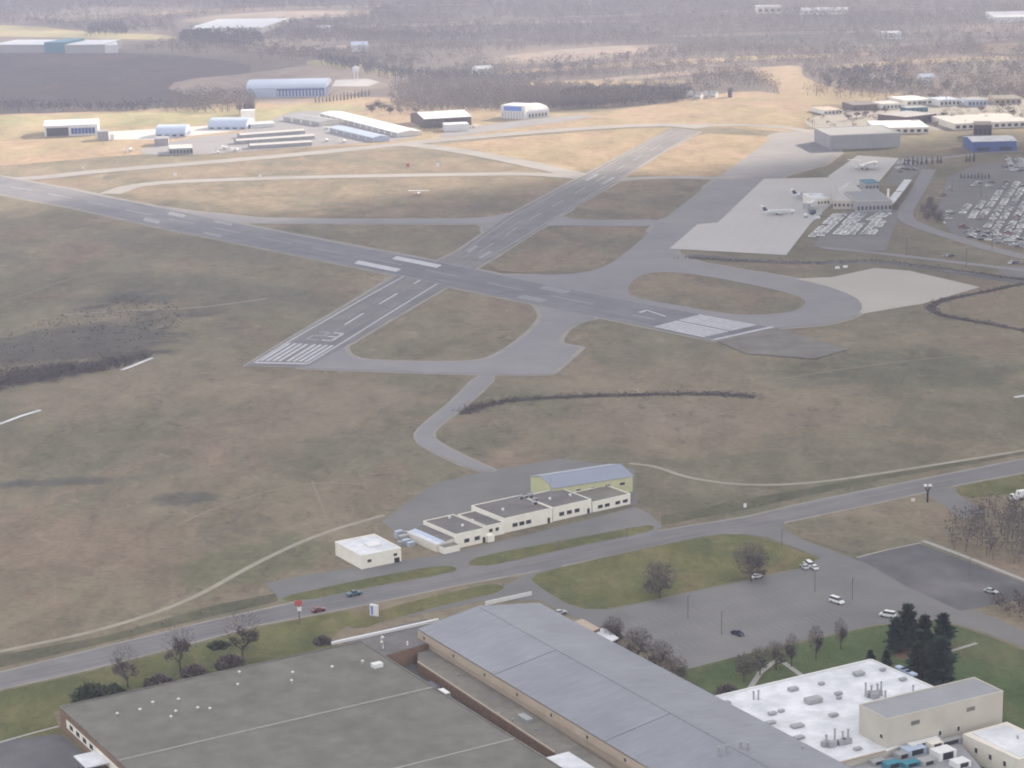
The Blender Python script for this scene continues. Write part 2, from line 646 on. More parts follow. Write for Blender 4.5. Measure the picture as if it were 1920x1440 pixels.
for nm, c in dict(white=(0.72, 0.72, 0.73), silver=(0.45, 0.46, 0.48), red=(0.20, 0.025, 0.03), teal_car=(0.06, 0.13, 0.16),
                  navy=(0.03, 0.035, 0.07), grey_car=(0.17, 0.175, 0.19), black_car=(0.03, 0.03, 0.035), redsign=(0.42, 0.10, 0.09),
                  bluesign=(0.08, 0.20, 0.55), tanc=(0.35, 0.31, 0.25)).items():
    M[nm] = material(nm + '_paint', c, 0.35, 0.0, spec=0.5)
M['headlight'] = material('clear_lamp_glass', (0.75, 0.75, 0.72), 0.2, 0.0, spec=0.6)

# ------------------------------------------------------------------ the ground
g = mesh('ground', [(-5500, -1200, 0), (5500, -1200, 0), (5500, 9500, 0), (-5500, 9500, 0)], [(0, 1, 2, 3)], M['grass'])
g['kind'] = 'structure'

# fields and belts of land beyond the airfield (sheets a few centimetres apart)
sheet('wooded_land', [(-900, 205), (-60, 212), (480, 208), (800, 205), (1100, 205), (1300, 190), (1500, 180), (1950, 205),
                      (2900, 190), (3200, -190), (900, -215), (-1300, -190)], M['scrub'], 0.04)
sheet('ploughed_field', [(-260, 108), (120, 98), (300, 100), (470, 118), (470, 140), (380, 172), (330, 190), (300, 206), (60, 213), (-300, 222)], M['plough'], 0.10, smooth=1)
sheet('stubble_field', [(310, 172), (330, 150), (470, 138), (600, 118), (700, 128), (790, 150), (700, 168), (560, 196), (470, 192)], M['pinkfield'], 0.12, smooth=1)
sheet('stubble_field', [(880, 118), (1000, 96), (1250, 80), (1330, 88), (1180, 104), (1000, 122)], M['pinkfield'], 0.12, smooth=1)
sheet('stubble_field', [(300, 40), (480, 22), (700, 20), (690, 30), (450, 44)], M['pinkfield'], 0.12, smooth=1)
sheet('yellow_field', [(-200, 50), (60, 46), (150, 60), (330, 66), (330, 76), (120, 70), (-200, 66)], M['yellow'], 0.12, smooth=1)
sheet('yellow_field', [(575, 112), (640, 114), (760, 136), (840, 140), (840, 147), (740, 146), (640, 128), (575, 124)], M['yellow'], 0.14, smooth=1)
sheet('tan_field', [(1400, 128), (1510, 122), (1500, 140), (1540, 160), (1640, 176), (1700, 172), (1660, 190), (1500, 200), (1440, 196), (1470, 170), (1430, 150)], M['tanfield'], 0.12, smooth=1)
sheet('tan_field', [(1820, 84), (1990, 76), (1990, 98), (1850, 102)], M['tanfield'], 0.12, smooth=1)
sheet('tan_field', [(940, 158), (1060, 150), (1180, 152), (1300, 150), (1300, 157), (1050, 162)], M['tanfield'], 0.12, smooth=1)
sheet('airfield_verge', [(-300, 216), (300, 206), (480, 188), (700, 178), (900, 205), (1100, 215), (1250, 192), (1400, 168), (1500, 182),
                         (1530, 205), (1500, 250), (1460, 246), (1250, 232), (1000, 252), (780, 268), (500, 280), (240, 290), (0, 312), (-300, 330)], M['tanfield'], 0.08, smooth=1)
sheet('yellow_field', [(-100, 221), (300, 212), (420, 200), (480, 206), (560, 196), (640, 195), (700, 206), (600, 212), (470, 230), (280, 236), (-100, 238)], M['yellow'], 0.13, smooth=1)

# infields, a shade paler and finer than the rough grass
sheet('infield', [(215, 374), (250, 345), (500, 340), (1000, 330), (1062, 340), (960, 400), (900, 408), (380, 405)], M['infield'], 0.05, smooth=1)
sheet('infield', [(775, 278), (860, 268), (1000, 254), (1200, 240), (1258, 239), (1180, 281), (1110, 318), (1085, 322), (1040, 316), (930, 291)], M['tanfield'], 0.05)
sheet('infield', [(1178, 330), (1245, 287), (1308, 254), (1330, 251), (1436, 256), (1444, 262), (1352, 328), (1340, 331)], M['tanfield'], 0.245)
sheet('infield', [(170, 336), (270, 312), (600, 290), (770, 278), (890, 298), (1040, 320), (640, 326), (260, 336)], M['infield'], 0.05, smooth=1)

# ------------------------------------------------------------------ runways, taxiways, aprons
RW_B = [(-160, 330), (-60, 351), (37, 372), (145, 392), (237, 413), (320, 431), (480, 463), (592, 486), (667, 501), (730, 514), (815, 532),
        (880, 545), (1010, 572), (1151, 600), (1232, 617), (1340, 640)]
RW_T = [(-160, 298), (-60, 319), (87, 347), (130, 354), (207, 371), (300, 389), (362, 402), (442, 418), (540, 438), (630, 455), (742, 476), (820, 491),
        (907, 509), (996, 528), (1102, 549), (1178, 564), (1286, 584), (1340, 594), (1455, 615)]
runway_a = sheet('main_runway', RW_B + RW_T[::-1], M['asphalt_dark'], 0.40, shoulder=4)
runway_b = sheet('crosswind_runway', [(462, 686), (550, 633), (670, 562), (745, 516), (800, 500), (862, 470), (905, 440), (951, 406), (990, 385), (1065, 345),
                                      (1110, 322), (1180, 285), (1262, 240), (1311, 248), (1240, 287), (1180, 325), (1150, 345), (1084, 386), (1050, 404),
                                      (1015, 428), (975, 453), (935, 478), (905, 495), (822, 547), (720, 606), (655, 645), (578, 688)], M['runway_b'], 0.34, shoulder=3)
sheet('blast_pad', [(1345, 641), (1457, 616), (1592, 656), (1525, 674), (1400, 664)], M['old_pad'], 0.36)

sheet('taxiway', [(560, 690), (600, 664), (648, 640), (645, 658), (662, 672), (700, 677), (850, 680), (905, 676), (940, 663), (985, 632), (1012, 605), (1018, 588),
                  (1000, 566), (1075, 578), (1125, 596), (1085, 604), (1060, 618), (1046, 640), (1050, 645), (1086, 651), (1088, 652), (1086, 655), (1036, 699), (1030, 702), (1020, 703), (905, 703), (640, 694), (570, 691)],
      M['asphalt_pale'], 0.26, smooth=1, shoulder=3)
sheet('taxiway', [(900, 515), (1000, 515), (1060, 515), (1130, 503), (1165, 480), (1222, 428), (1330, 345), (1440, 266), (1448, 250), (1500, 246), (1560, 254),
                  (1580, 300), (1440, 338), (1345, 420), (1310, 424), (1258, 470), (1290, 488), (1400, 508), (1450, 515), (1540, 533), (1604, 556),
                  (1620, 576), (1604, 594), (1550, 609), (1500, 613), (1450, 616), (1340, 595), (1178, 566), (1000, 532)], M['asphalt_pale'], 0.24, smooth=1, shoulder=3.5)
isl = sheet('infield', [(1176, 552), (1180, 530), (1210, 512), (1260, 510), (1330, 519), (1420, 536), (1490, 553), (1514, 566), (1500, 580), (1470, 588),
                        (1400, 592), (1330, 584), (1280, 574), (1205, 562)], M['infield'], 0.30, smooth=2)
sheet('infield', [(905, 503), (1000, 440), (1030, 424), (1230, 426), (1190, 460), (1140, 500), (1080, 515), (980, 514)], M['infield'], 0.30, smooth=2)
sheet('infield', [(1050, 408), (1160, 342), (1200, 338), (1334, 340), (1260, 400), (1240, 412), (1110, 413)], M['infield'], 0.30, smooth=1)
sheet('taxiway', [(285, 384), (340, 394), (420, 402), (512, 411), (860, 411), (920, 408), (960, 398), (940, 420), (905, 440), (908, 420), (860, 421), (480, 419), (380, 417), (345, 402)], M['asphalt_pale'], 0.26, smooth=1, shoulder=3)
sheet('taxiway', [(1030, 404), (1057, 407), (1111, 412), (1250, 411), (1235, 426), (1100, 424), (1013, 424), (1000, 428)], M['asphalt_pale'], 0.26, smooth=1)
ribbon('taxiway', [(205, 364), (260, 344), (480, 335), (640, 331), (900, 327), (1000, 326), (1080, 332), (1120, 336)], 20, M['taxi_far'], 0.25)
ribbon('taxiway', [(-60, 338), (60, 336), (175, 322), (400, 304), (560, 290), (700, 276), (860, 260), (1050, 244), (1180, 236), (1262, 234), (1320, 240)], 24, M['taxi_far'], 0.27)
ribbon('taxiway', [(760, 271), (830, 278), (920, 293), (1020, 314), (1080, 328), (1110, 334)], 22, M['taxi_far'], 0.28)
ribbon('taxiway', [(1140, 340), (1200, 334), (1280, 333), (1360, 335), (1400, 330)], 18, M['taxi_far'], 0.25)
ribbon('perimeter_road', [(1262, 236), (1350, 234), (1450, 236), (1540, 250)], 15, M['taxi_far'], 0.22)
ramp_l = sheet('parking_apron', [(240, 288), (330, 262), (480, 246), (530, 212), (600, 206), (768, 246), (785, 262), (560, 276), (350, 293)], M['asphalt_pale'], 0.18, smooth=1)
sheet('parking_apron', [(820, 262), (830, 248), (900, 236), (1030, 219), (1120, 215), (1080, 226), (960, 240)], M['asphalt_pale'], 0.18, smooth=1)
sheet('hangar_forecourt', [(190, 262), (190, 248), (360, 238), (560, 222), (560, 232), (300, 262)], M['concrete'], 0.17)
sheet('hangar_forecourt', [(622, 162), (630, 150), (690, 148), (712, 154), (690, 162)], M['concrete'], 0.17)
apron = sheet('concrete_apron', [(1255, 467), (1308, 421), (1346, 418), (1432, 336), (1560, 333), (1585, 345), (1575, 372), (1545, 395), (1520, 420), (1474, 479)], M['concrete'], 0.30)
sheet('concrete_apron', [(1552, 331), (1608, 292), (1686, 297), (1645, 345), (1590, 349)], M['concrete'], 0.31)
sheet('concrete_apron', [(1470, 524), (1560, 520), (1640, 503), (1705, 508), (1838, 539), (1730, 570), (1617, 589), (1590, 560)], M['tan_concrete'], 0.20)

# apron joints
for k in range(1, 8):
    t = k / 8
    a = Vector(G(1255, 467)).lerp(G(1474, 479), t)
    b = Vector(G(1432, 336)).lerp(G(1560, 333), t)
    ribbon('slab_joint', [a, b], 0.3, M['tan_concrete'], 0.33, apron, world_pts=True, smooth=0)


def lane(Bl, Tl):
    """two edge polylines -> function (along 0..1, across 0..1) on the ground"""
    def res(pl):
        P = [G(*q) for q in pl]
        D = [0]
        for a, b in zip(P, P[1:]):
            D.append(D[-1] + (b - a).length)
        return P, D

    def at(PD, t):
        P, D = PD
        s = t * D[-1]
        for i in range(len(P) - 1):
            if s <= D[i + 1] or i == len(P) - 2:
                return P[i].lerp(P[i + 1], (s - D[i]) / (D[i + 1] - D[i]))
    b, c = res(Bl), res(Tl)
    return lambda s, w: at(b, s).lerp(at(c, s), w)


def patch(name, f, s0, s1, w0, w1, mat, z, parent, n=1):
    V, F = [], []
    for i in range(n + 1):
        s = s0 + (s1 - s0) * i / n
        for w in (w0, w1):
            p = f(s, w)
            V.append((p.x, p.y, z))
        if i:
            F.append((2 * i - 2, 2 * i - 1, 2 * i + 1, 2 * i))
    return mesh(name, V, F, mat, parent)


# main runway markings, laid out from the near threshold
fa0 = lane(RW_B[::-1], RW_T[::-1])
A_LEN = (G(1398, 627) - G(-110, 325)).length


def fa(s, w):          # metres from threshold, 0..1 across
    return fa0(s / A_LEN, w)


ZP = 0.46
patch('threshold_bar', fa, 0.5, 3.5, 0.0, 1.0, M['paint'], ZP, runway_a)
for k in range(12):
    w = 0.045 + k * 0.074 + (0.03 if k >= 6 else 0)
    patch('threshold_stripe', fa, 11, 52, w, w + 0.058, M['paint'], ZP, runway_a)
for w0, w1 in ((0.012, 0.035), (0.965, 0.988)):
    patch('edge_line', fa, 4, A_LEN - 30, w0, w1, M['paint_faint'], ZP, runway_a, 40)
for k in range(18):
    s = 120 + k * 61
    if s < A_LEN - 80:
        patch('centre_line_dash', fa, s, s + 36.6, 0.485, 0.515, M['paint_faint'], ZP, runway_a, 2)
for s, ln, wd, mt in ((152, 23, 3, 'paint_faint'), (318, 46, 1, 'paint'), (505, 23, 2, 'paint_faint'), (610, 23, 1, 'paint_faint')):
    for sgn in (0, 1):
        if wd == 1:
            w0, w1 = ((0.13, 0.31) if sgn == 0 else (0.69, 0.87))
            s1 = s - (20, 45)[sgn]
            patch('aiming_point_bar', fa, s1, s1 + ln, w0, w1, M[mt], ZP, runway_a, 2)
        else:
            for q in range(wd):
                w0 = (0.10 + q * 0.07) if sgn == 0 else (0.86 - q * 0.07)
                patch('touchdown_bar', fa, s, s + ln, w0, w0 + 0.045, M[mt], ZP, runway_a, 2)


def strokes(name, f, segs, s0, h, w0, wd, mat, z, parent, th_s, th_w):
    """a digit from straight strokes; x across 0..1 to the reader's right, y up 0..1"""
    V, F = [], []
    for (x0, y0, x1, y1) in segs:
        if abs(x1 - x0) > abs(y1 - y0):
            q = [(x0, y0 - .5 * th_s / h), (x1, y1 - .5 * th_s / h), (x1, y1 + .5 * th_s / h), (x0, y0 + .5 * th_s / h)]
        else:
            q = [(x0 - .5 * th_w / wd, y0), (x0 + .5 * th_w / wd, y0), (x1 + .5 * th_w / wd, y1), (x1 - .5 * th_w / wd, y1)]
        k = len(V)
        for x, y in q:
            p = f(s0 + y * h, w0 + x * wd)
            V.append((p.x, p.y, z))
        F.append((k, k + 1, k + 2, k + 3))
    return mesh(name, V, F, mat, parent)


strokes('painted_digit', fa, [(0.5, 0, 0.5, 1), (0.18, 0.72, 0.5, 1.0)], 64, 19, 0.28, 0.16, M['paint_faint'], ZP, runway_a, 2.6, 0.035)
strokes('painted_digit', fa, [(0.0, 1.0, 1.0, 1.0), (0.35, 0, 1.0, 1.0)], 64, 19, 0.52, 0.17, M['paint'], ZP, runway_a, 2.6, 0.035)

# crosswind runway, near half
fb0 = lane([(475, 682), (550, 636), (670, 567), (757, 519)], [(576, 684), (655, 636), (752, 575), (820, 533)])
B_LEN = ((G(475, 682) - G(757, 519)).length + (G(576, 684) - G(820, 533)).length) / 2


def fb(s, w):
    return fb0(s / B_LEN, w)


ZB = 0.39
patch('threshold_bar', fb, 0, 3, 0.0, 1.0, M['paint'], ZB, runway_b)
for k in range(8):
    w = 0.04 + k * 0.112 + (0.045 if k >= 4 else 0)
    patch('threshold_stripe', fb, 6, 50, w, w + 0.062, M['paint'], ZB, runway_b)
patch('edge_line', fb, 0, B_LEN, -0.012, 0.022, M['paint'], ZB, runway_b, 12)
patch('edge_line', fb, 0, B_LEN, 0.978, 1.012, M['paint'], ZB, runway_b, 12)
strokes('painted_digit', fb, [(0, 1, 1, 1), (1, 1, 1, .5), (0, .5, 1, .5), (0, .5, 0, 0), (0, 0, 1, 0)], 62, 20, 0.26, 0.20, M['paint_faint'], ZB, runway_b, 2.4, 0.05)
strokes('painted_digit', fb, [(0, 1, 1, 1), (1, 1, 1, 0), (0, .5, 1, .5), (0, 0, 1, 0)], 62, 20, 0.55, 0.20, M['paint'], ZB, runway_b, 2.4, 0.05)
for s in (105, 168, 235):
    patch('centre_line_dash', fb, s, s + 34, 0.478, 0.522, M['paint'], ZB, runway_b)
# far half
fc0 = lane([(868, 472), (910, 441), (955, 409), (1068, 348), (1112, 325), (1262, 243)], [(903, 491), (935, 474), (973, 452), (1082, 384), (1150, 343), (1305, 249)])
C_LEN = (G(885, 480) - G(1285, 245)).length


def fc(s, w):
    return fc0(s / C_LEN, w)


for w0 in (0.02, 0.95):
    patch('edge_line', fc, 4, C_LEN - 10, w0, w0 + 0.03, M['paint_faint'], ZB, runway_b, 24)
for k in range(9):
    patch('centre_line_dash', fc, 20 + k * 68, 54 + k * 68, 0.48, 0.52, M['paint_faint'], ZB, runway_b)
for w0 in (0.12, 0.72):
    patch('aiming_point_bar', fc, 4, 30, w0, w0 + 0.13, M['paint_faint'], ZB, runway_b)
    patch('aiming_point_bar', fc, C_LEN * .50, C_LEN * .50 + 40, w0, w0 + 0.13, M['paint_faint'], ZB, runway_b)

# ------------------------------------------------------------------ roads and lots in front
ROAD_T = [(-200, 1308), (0, 1262), (200, 1213), (400, 1164), (520, 1138), (700, 1098), (880, 1061), (1000, 1040), (1200, 1002), (1400, 970), (1500, 946), (1650, 915), (1800, 885), (1920, 861), (2150, 815)]
ROAD_B = [(-200, 1338), (0, 1291), (150, 1258), (300, 1220), (480, 1172), (700, 1130), (850, 1098), (990, 1073), (1100, 1051), (1250, 1026), (1400, 996), (1480, 977), (1650, 941), (1800, 908), (1920, 885), (2150, 838)]
road = sheet('main_road', ROAD_T + ROAD_B[::-1], M['road'], 0.10, shoulder=1.5)
fr_ = lane(ROAD_B, ROAD_T)
patch('centre_line', fr_, 0.0, 1.0, 0.492, 0.508, M['paint_worn'], 0.13, road, 40)
patch('edge_line', fr_, 0.0, 0.32, 0.06, 0.075, M['paint_faint'], 0.13, road, 20)
sheet('side_street', [(1380, 1000), (1470, 978), (1468, 992), (1500, 1010), (1590, 1044), (1640, 1062), (1720, 1096), (1820, 1140), (1930, 1188), (2050, 1240), (2030, 1262), (1925, 1216), (1850, 1188), (1760, 1160), (1600, 1120), (1500, 1070), (1540, 1046), (1440, 1008)], M['asphalt_lot'], 0.09)
sheet('terminal_drive', [(498, 1094), (560, 1080), (680, 1062), (760, 1050), (830, 1040), (1000, 1000), (1110, 972), (1190, 950), (1215, 962), (1242, 985), (1228, 1004), (1010, 1044), (900, 1062), (700, 1100), (540, 1126), (520, 1118)], M['asphalt_lot'], 0.07)
sheet('car_park', [(990, 1076), (1050, 1058), (1060, 1065), (1100, 1140), (1150, 1142), (1300, 1108), (1420, 1086), (1540, 1050), (1600, 1048), (1760, 1118), (1900, 1180), (1850, 1188), (1760, 1160), (1640, 1172), (1560, 1190), (1470, 1208), (1290, 1255), (1190, 1205), (1080, 1160), (1010, 1125), (900, 1128), (700, 1170), (640, 1182), (740, 1146), (900, 1120), (950, 1096)], M['asphalt_lot'], 0.06)
sheet('dark_car_park', [(1606, 1046), (1724, 1020), (1805, 1050), (1930, 1097), (1930, 1122), (1800, 1146), (1700, 1100)], M['asphalt_black'], 0.105)
sheet('driveway', [(1740, 905), (1800, 892), (1785, 912), (1800, 930), (1850, 962), (1800, 975), (1740, 940)], M['asphalt_lot'], 0.09)
sheet('old_apron', [(716, 978), (760, 945), (812, 908), (900, 886), (1050, 860), (1115, 868), (1190, 880), (1195, 945), (1000, 985), (820, 1030), (750, 1005)], M['asphalt_lot'], 0.05)
pathw = sheet('taxi_link', [(897, 702), (850, 752), (790, 800), (778, 818), (793, 838), (890, 884), (935, 884), (905, 872), (822, 832), (808, 815), (824, 797), (884, 752), (934, 703)], M['asphalt_pale'], 0.22, smooth=1, shoulder=1.5)
ribbon('perimeter_track', [(-100, 1245), (0, 1221), (180, 1185), (350, 1130), (480, 1055), (600, 1000), (720, 966)], 2.6, M['track'], 0.05)
ribbon('perimeter_track', [(1180, 869), (1230, 874), (1290, 897), (1400, 911), (1530, 906), (1700, 880), (1920, 845), (2100, 812)], 2.6, M['track'], 0.05)
ribbon('faint_track', [(330, 985), (420, 945), (560, 905), (690, 906)], 1.2, M['track_faint'], 0.048)
ribbon('faint_track', [(585, 902), (600, 940), (618, 985)], 1.2, M['track_faint'], 0.049)
ribbon('faint_track', [(1120, 770), (1480, 706), (1760, 668), (1930, 662)], 1.3, M['track_faint'], 0.048)
ribbon('faint_track', [(20, 560), (200, 500), (420, 470)], 1.4, M['track_faint'], 0.048)
ribbon('faint_track', [(120, 590), (250, 582), (370, 578), (500, 560)], 2.2, M['shoulder'], 0.05)
ribbon('mown_strip', [(620, 815), (700, 806), (790, 790)], 1.6, M['scrub'], 0.05)
ribbon('concrete_drain', [(228, 694), (244, 688), (286, 671)], 2.6, M['white_roof'], 0.09, smooth=0)
ribbon('concrete_drain', [(-40, 806), (0, 795), (40, 780), (76, 769)], 2.4, M['white_roof'], 0.09, smooth=0)
ribbon('concrete_drain', [(1902, 745), (1950, 738)], 2.4, M['white_roof'], 0.09, smooth=0)

A_, B_, C_ = G(1180, 1165), G(1560, 1085), G(1270, 1215)
cu = (B_ - A_).normalized()
cv = Vector((-cu.y, cu.x, 0))
if cv.dot(C_ - A_) < 0:
    cv = -cv
cp_ = bpy.data.objects['car_park']
for r_ in range(3):
    for k in range(24):
        a = A_ + cu * (k * 2.9) + cv * (r_ * 15)
        ribbon('bay_line', [a, a + cv * 5.2], .16, M['paint_faint'], .09, cp_, world_pts=True, smooth=0)

# lawns with kerbs
raised('kerbed_island', [(522, 1121), (620, 1100), (700, 1083), (820, 1061), (858, 1064), (852, 1074), (700, 1101), (548, 1132)], M['lawn'], M['kerb'], 0.0, 0.22, 1)
raised('kerbed_island', [(876, 1056), (900, 1043), (1080, 1010), (1215, 984), (1232, 990), (1205, 1001), (1080, 1025), (930, 1060), (884, 1063)], M['lawn'], M['kerb'], 0.0, 0.22, 1)
raised('kerbed_lawn', [(988, 1082), (1060, 1062), (1300, 1010), (1370, 1000), (1432, 1010), (1534, 1046), (1520, 1062), (1400, 1087), (1150, 1143), (1082, 1143), (1020, 1108)], M['lawn'], M['kerb'], 0.0, 0.22, 1)
raised('kerbed_island', [(640, 1172), (720, 1142), (840, 1112), (925, 1094), (948, 1100), (935, 1112), (880, 1124), (740, 1160), (670, 1182)], M['lawn'], M['kerb'], 0.0, 0.2, 1)
sheet('roadside_lawn', [(-200, 1345), (0, 1297), (160, 1262), (320, 1222), (490, 1176), (640, 1146), (720, 1145), (640, 1180), (620, 1200), (640, 1215), (100, 1335), (140, 1440), (-200, 1500)], M['lawn'], 0.03)
sheet('roadside_verge', [(-200, 1300), (0, 1252), (200, 1205), (400, 1155), (520, 1128), (520, 1112), (400, 1135), (200, 1192), (0, 1228), (-200, 1272)], M['verge'], 0.03)
sheet('roadside_verge', [(1240, 985), (1400, 955), (1650, 900), (1920, 852), (2150, 805), (2150, 795), (1920, 842), (1650, 892), (1400, 935), (1240, 968)], M['verge'], 0.03)
sheet('green_lawn', [(1260, 1255), (1480, 1210), (1640, 1174), (1760, 1163), (1845, 1190), (1930, 1222), (2100, 1300), (2050, 1480), (1500, 1480), (1300, 1300)], M['green'], 0.04)
sheet('grass_patch', [(1480, 985), (1640, 950), (1735, 925), (1800, 970), (1740, 1015), (1600, 1040), (1500, 1008)], M['grass'], 0.105)
sheet('roadside_lawn', [(1790, 914), (1930, 888), (2100, 860), (2100, 905), (1930, 922), (1830, 935), (1795, 926)], M['lawn'], 0.11, smooth=1)
sheet('needle_litter', [(1672, 1226), (1684, 1214), (1700, 1212), (1712, 1222), (1704, 1236), (1682, 1236)], M['orange_bark'], 0.09, smooth=2)
sheet('needle_litter', [(1726, 1222), (1744, 1210), (1776, 1212), (1786, 1222), (1766, 1230), (1736, 1232)], M['orange_bark'], 0.09, smooth=2)
ribbon('foot_path', [(1395, 1308), (1425, 1262), (1452, 1240), (1470, 1243), (1505, 1268)], 2.0, M['kerb'], 0.09, smooth=0)
ribbon('foot_path', [(1780, 1222), (1832, 1206)], 1.6, M['kerb'], 0.09, smooth=0)
sheet('factory_yard', [(-60, 1400), (40, 1385), (110, 1375), (230, 1470), (-60, 1500)], M['asphalt_black'], 0.05)
ribbon('yard_kerb', [(-10, 1395), (50, 1378), (110, 1362)], 1.2, M['kerb'], 0.09, smooth=0)
sheet('courtyard', [(640, 1200), (800, 1160), (1300, 1480), (1000, 1480)], M['asphalt_black'], 0.05)
ribbon('lot_kerb', [(1606, 1046), (1664, 1031), (1727, 1018)], 1.0, M['kerb'], 0.14, smooth=0)
ribbon('lot_kerb', [(1730, 1014), (1810, 1044), (1930, 1092)], 2.4, M['kerb'], 0.14, smooth=0)

# long-stay car park, terminal lots, access roads
sheet('airport_car_park', [(1775, 335), (1830, 308), (2000, 296), (2050, 470), (1900, 462), (1790, 440), (1755, 405)], M['asphalt_lot'], 0.12)
sheet('terminal_car_park', [(1525, 462), (1560, 412), (1590, 396), (1690, 394), (1672, 440), (1660, 470), (1560, 468)], M['asphalt_lot'], 0.12)
ribbon('access_road', [(1742, 318), (1720, 360), (1690, 405), (1720, 424), (1790, 446), (1860, 468), (2000, 500)], 12, M['asphalt_pale'], 0.14)
ribbon('access_road', [(1290, 478), (1400, 488), (1520, 494), (1640, 490), (1760, 505), (1860, 522), (2000, 540)], 9, M['asphalt_black'], 0.14)
ribbon('access_road', [(1540, 464), (1640, 474), (1760, 488), (1960, 512)], 8, M['asphalt_pale'], 0.13)
ribbon('access_road', [(1660, 310), (1740, 300), (1860, 285), (2000, 280)], 9, M['asphalt_pale'], 0.13)
ribbon('access_road', [(1500, 246), (1600, 240), (1720, 246), (1820, 236), (2000, 230)], 12, M['asphalt_pale'], 0.15)
sheet('commercial_yard', [(1500, 232), (1540, 214), (1640, 198), (1760, 184), (1960, 180), (1990, 224), (1800, 244), (1560, 248)], M['shoulder'], 0.11, smooth=1)
sheet('rental_car_park', [(1655, 345), (1690, 298), (1740, 292), (1740, 312), (1690, 350)], M['asphalt_lot'], 0.12)
sheet('side_car_park', [(1868, 500), (1960, 498), (1960, 520), (1880, 520)], M['asphalt_lot'], 0.12)

# ------------------------------------------------------------------ plants
def in_poly(x, y, P):
    c = np.zeros(len(x), bool)
    n = len(P)
    for i in range(n):
        x0, y0 = P[i][0], P[i][1]
        x1, y1 = P[i - 1][0], P[i - 1][1]
        c ^= ((y0 > y) != (y1 > y)) & (x < (x1 - x0) * (y - y0) / (y1 - y0 + 1e-9) + x0)
    return c


def np_mesh(name, V, mat, kind=None):
    """V: (n,3,3) loose triangles"""
    n = len(V)
    me = bpy.data.meshes.new(name)
    me.vertices.add(n * 3)
    me.vertices.foreach_set('co', V.astype(np.float32).ravel())
    me.loops.add(n * 3)
    me.loops.foreach_set('vertex_index', np.arange(n * 3, dtype=np.int32))
    me.polygons.add(n)
    me.polygons.foreach_set('loop_start', np.arange(0, n * 3, 3, dtype=np.int32))
    me.materials.append(mat)
    me.update(calc_edges=True)
    o = link_mesh(name, me)
    if kind:
        o['kind'] = kind
    return o


def scatter(polys, spacing, seed, holes=(), drift=True):
    rg = np.random.default_rng(seed)
    out = []
    for poly in polys:
        P = [G(*q) for q in poly]
        xs, ys = [p.x for p in P], [p.y for p in P]
        n = int((max(xs) - min(xs)) * (max(ys) - min(ys)) / spacing ** 2)
        x = rg.uniform(min(xs), max(xs), n)
        y = rg.uniform(min(ys), max(ys), n)
        k = in_poly(x, y, P)
        for h in holes:
            k &= ~in_poly(x, y, [G(*q) for q in h])
        # thin it in drifts so that clearings and uneven edges appear
        f = np.sin(x * .011 + 1.3 * np.sin(y * .006)) + np.sin(y * .009 + 2 * np.sin(x * .004 + 1)) + rg.normal(0, .7, n)
        if drift:
            k &= f > -1.5
        out.append(np.stack([x[k], y[k]], 1))
    return np.concatenate(out)


def thicket(name, pos, hmin, hmax, spread, per, size, mat, seed, label=None, cat=None):
    """many bare crowns: loose upward twig fans through each crown's volume, plus a thin trunk"""
    rg = np.random.default_rng(seed)
    n = len(pos)
    h = rg.uniform(hmin, hmax, n) * (1 + .25 * np.sin(pos[:, 0] * .02 + pos[:, 1] * .013))
    N = n * per
    ti = np.repeat(np.arange(n), per)
    d = rg.normal(size=(N, 3))
    d /= np.linalg.norm(d, axis=1)[:, None]
    r = rg.uniform(0.15, 1, N) ** (1 / 2.2)
    hh = h[ti]
    c = np.stack([pos[ti, 0] + d[:, 0] * r * spread * hh, pos[ti, 1] + d[:, 1] * r * spread * hh, hh * .60 + d[:, 2] * r * hh * .40], 1)
    up = d * .8 + rg.normal(size=(N, 3)) * .5
    up[:, 2] += 0.9
    up /= np.linalg.norm(up, axis=1)[:, None]
    sd = np.cross(up, rg.normal(size=(N, 3)))
    sd /= np.linalg.norm(sd, axis=1)[:, None] + 1e-9
    ln = (size * rg.uniform(.6, 1.5, N))[:, None]
    V = np.stack([c - sd * ln * .22, c + sd * ln * .22, c + up * ln], 1)
    # trunks
    b = np.stack([pos[:, 0], pos[:, 1], np.zeros(n)], 1)
    w = (h * .018)[:, None]
    T = np.stack([b + np.array([-1, 0, 0]) * w, b + np.array([1, 0, 0]) * w, b + np.array([0, 0, 1]) * (h * .8)[:, None]], 1)
    o = np_mesh(name, np.concatenate([V, T]), mat, 'stuff')
    tag(o, label, cat)
    return o


CLEAR = [[(-260, 100), (120, 95), (300, 97), (480, 112), (640, 112), (800, 140), (790, 152), (705, 172), (560, 200), (300, 212), (-300, 226)],
         [(880, 118), (1000, 94), (1250, 78), (1330, 86), (1180, 104), (1000, 124)],
         [(300, 42), (480, 20), (700, 18), (690, 31), (450, 46)],
         [(-200, 68), (60, 44), (150, 58), (330, 62), (340, 78), (240, 100), (120, 72), (-200, 100)],
         [(1400, 130), (1510, 120), (1510, 140), (1545, 158), (1640, 174), (1720, 170), (1660, 196), (1500, 206), (1430, 196), (1470, 170), (1430, 150)],
         [(1820, 84), (1990, 74), (1990, 98), (1850, 104)],
         [(940, 160), (1060, 150), (1180, 150), (1300, 148), (1300, 158), (1050, 164)],
         [(325, 42), (335, 82), (505, 78), (515, 42)], [(-60, 104), (-60, 70), (240, 74), (240, 104)]]
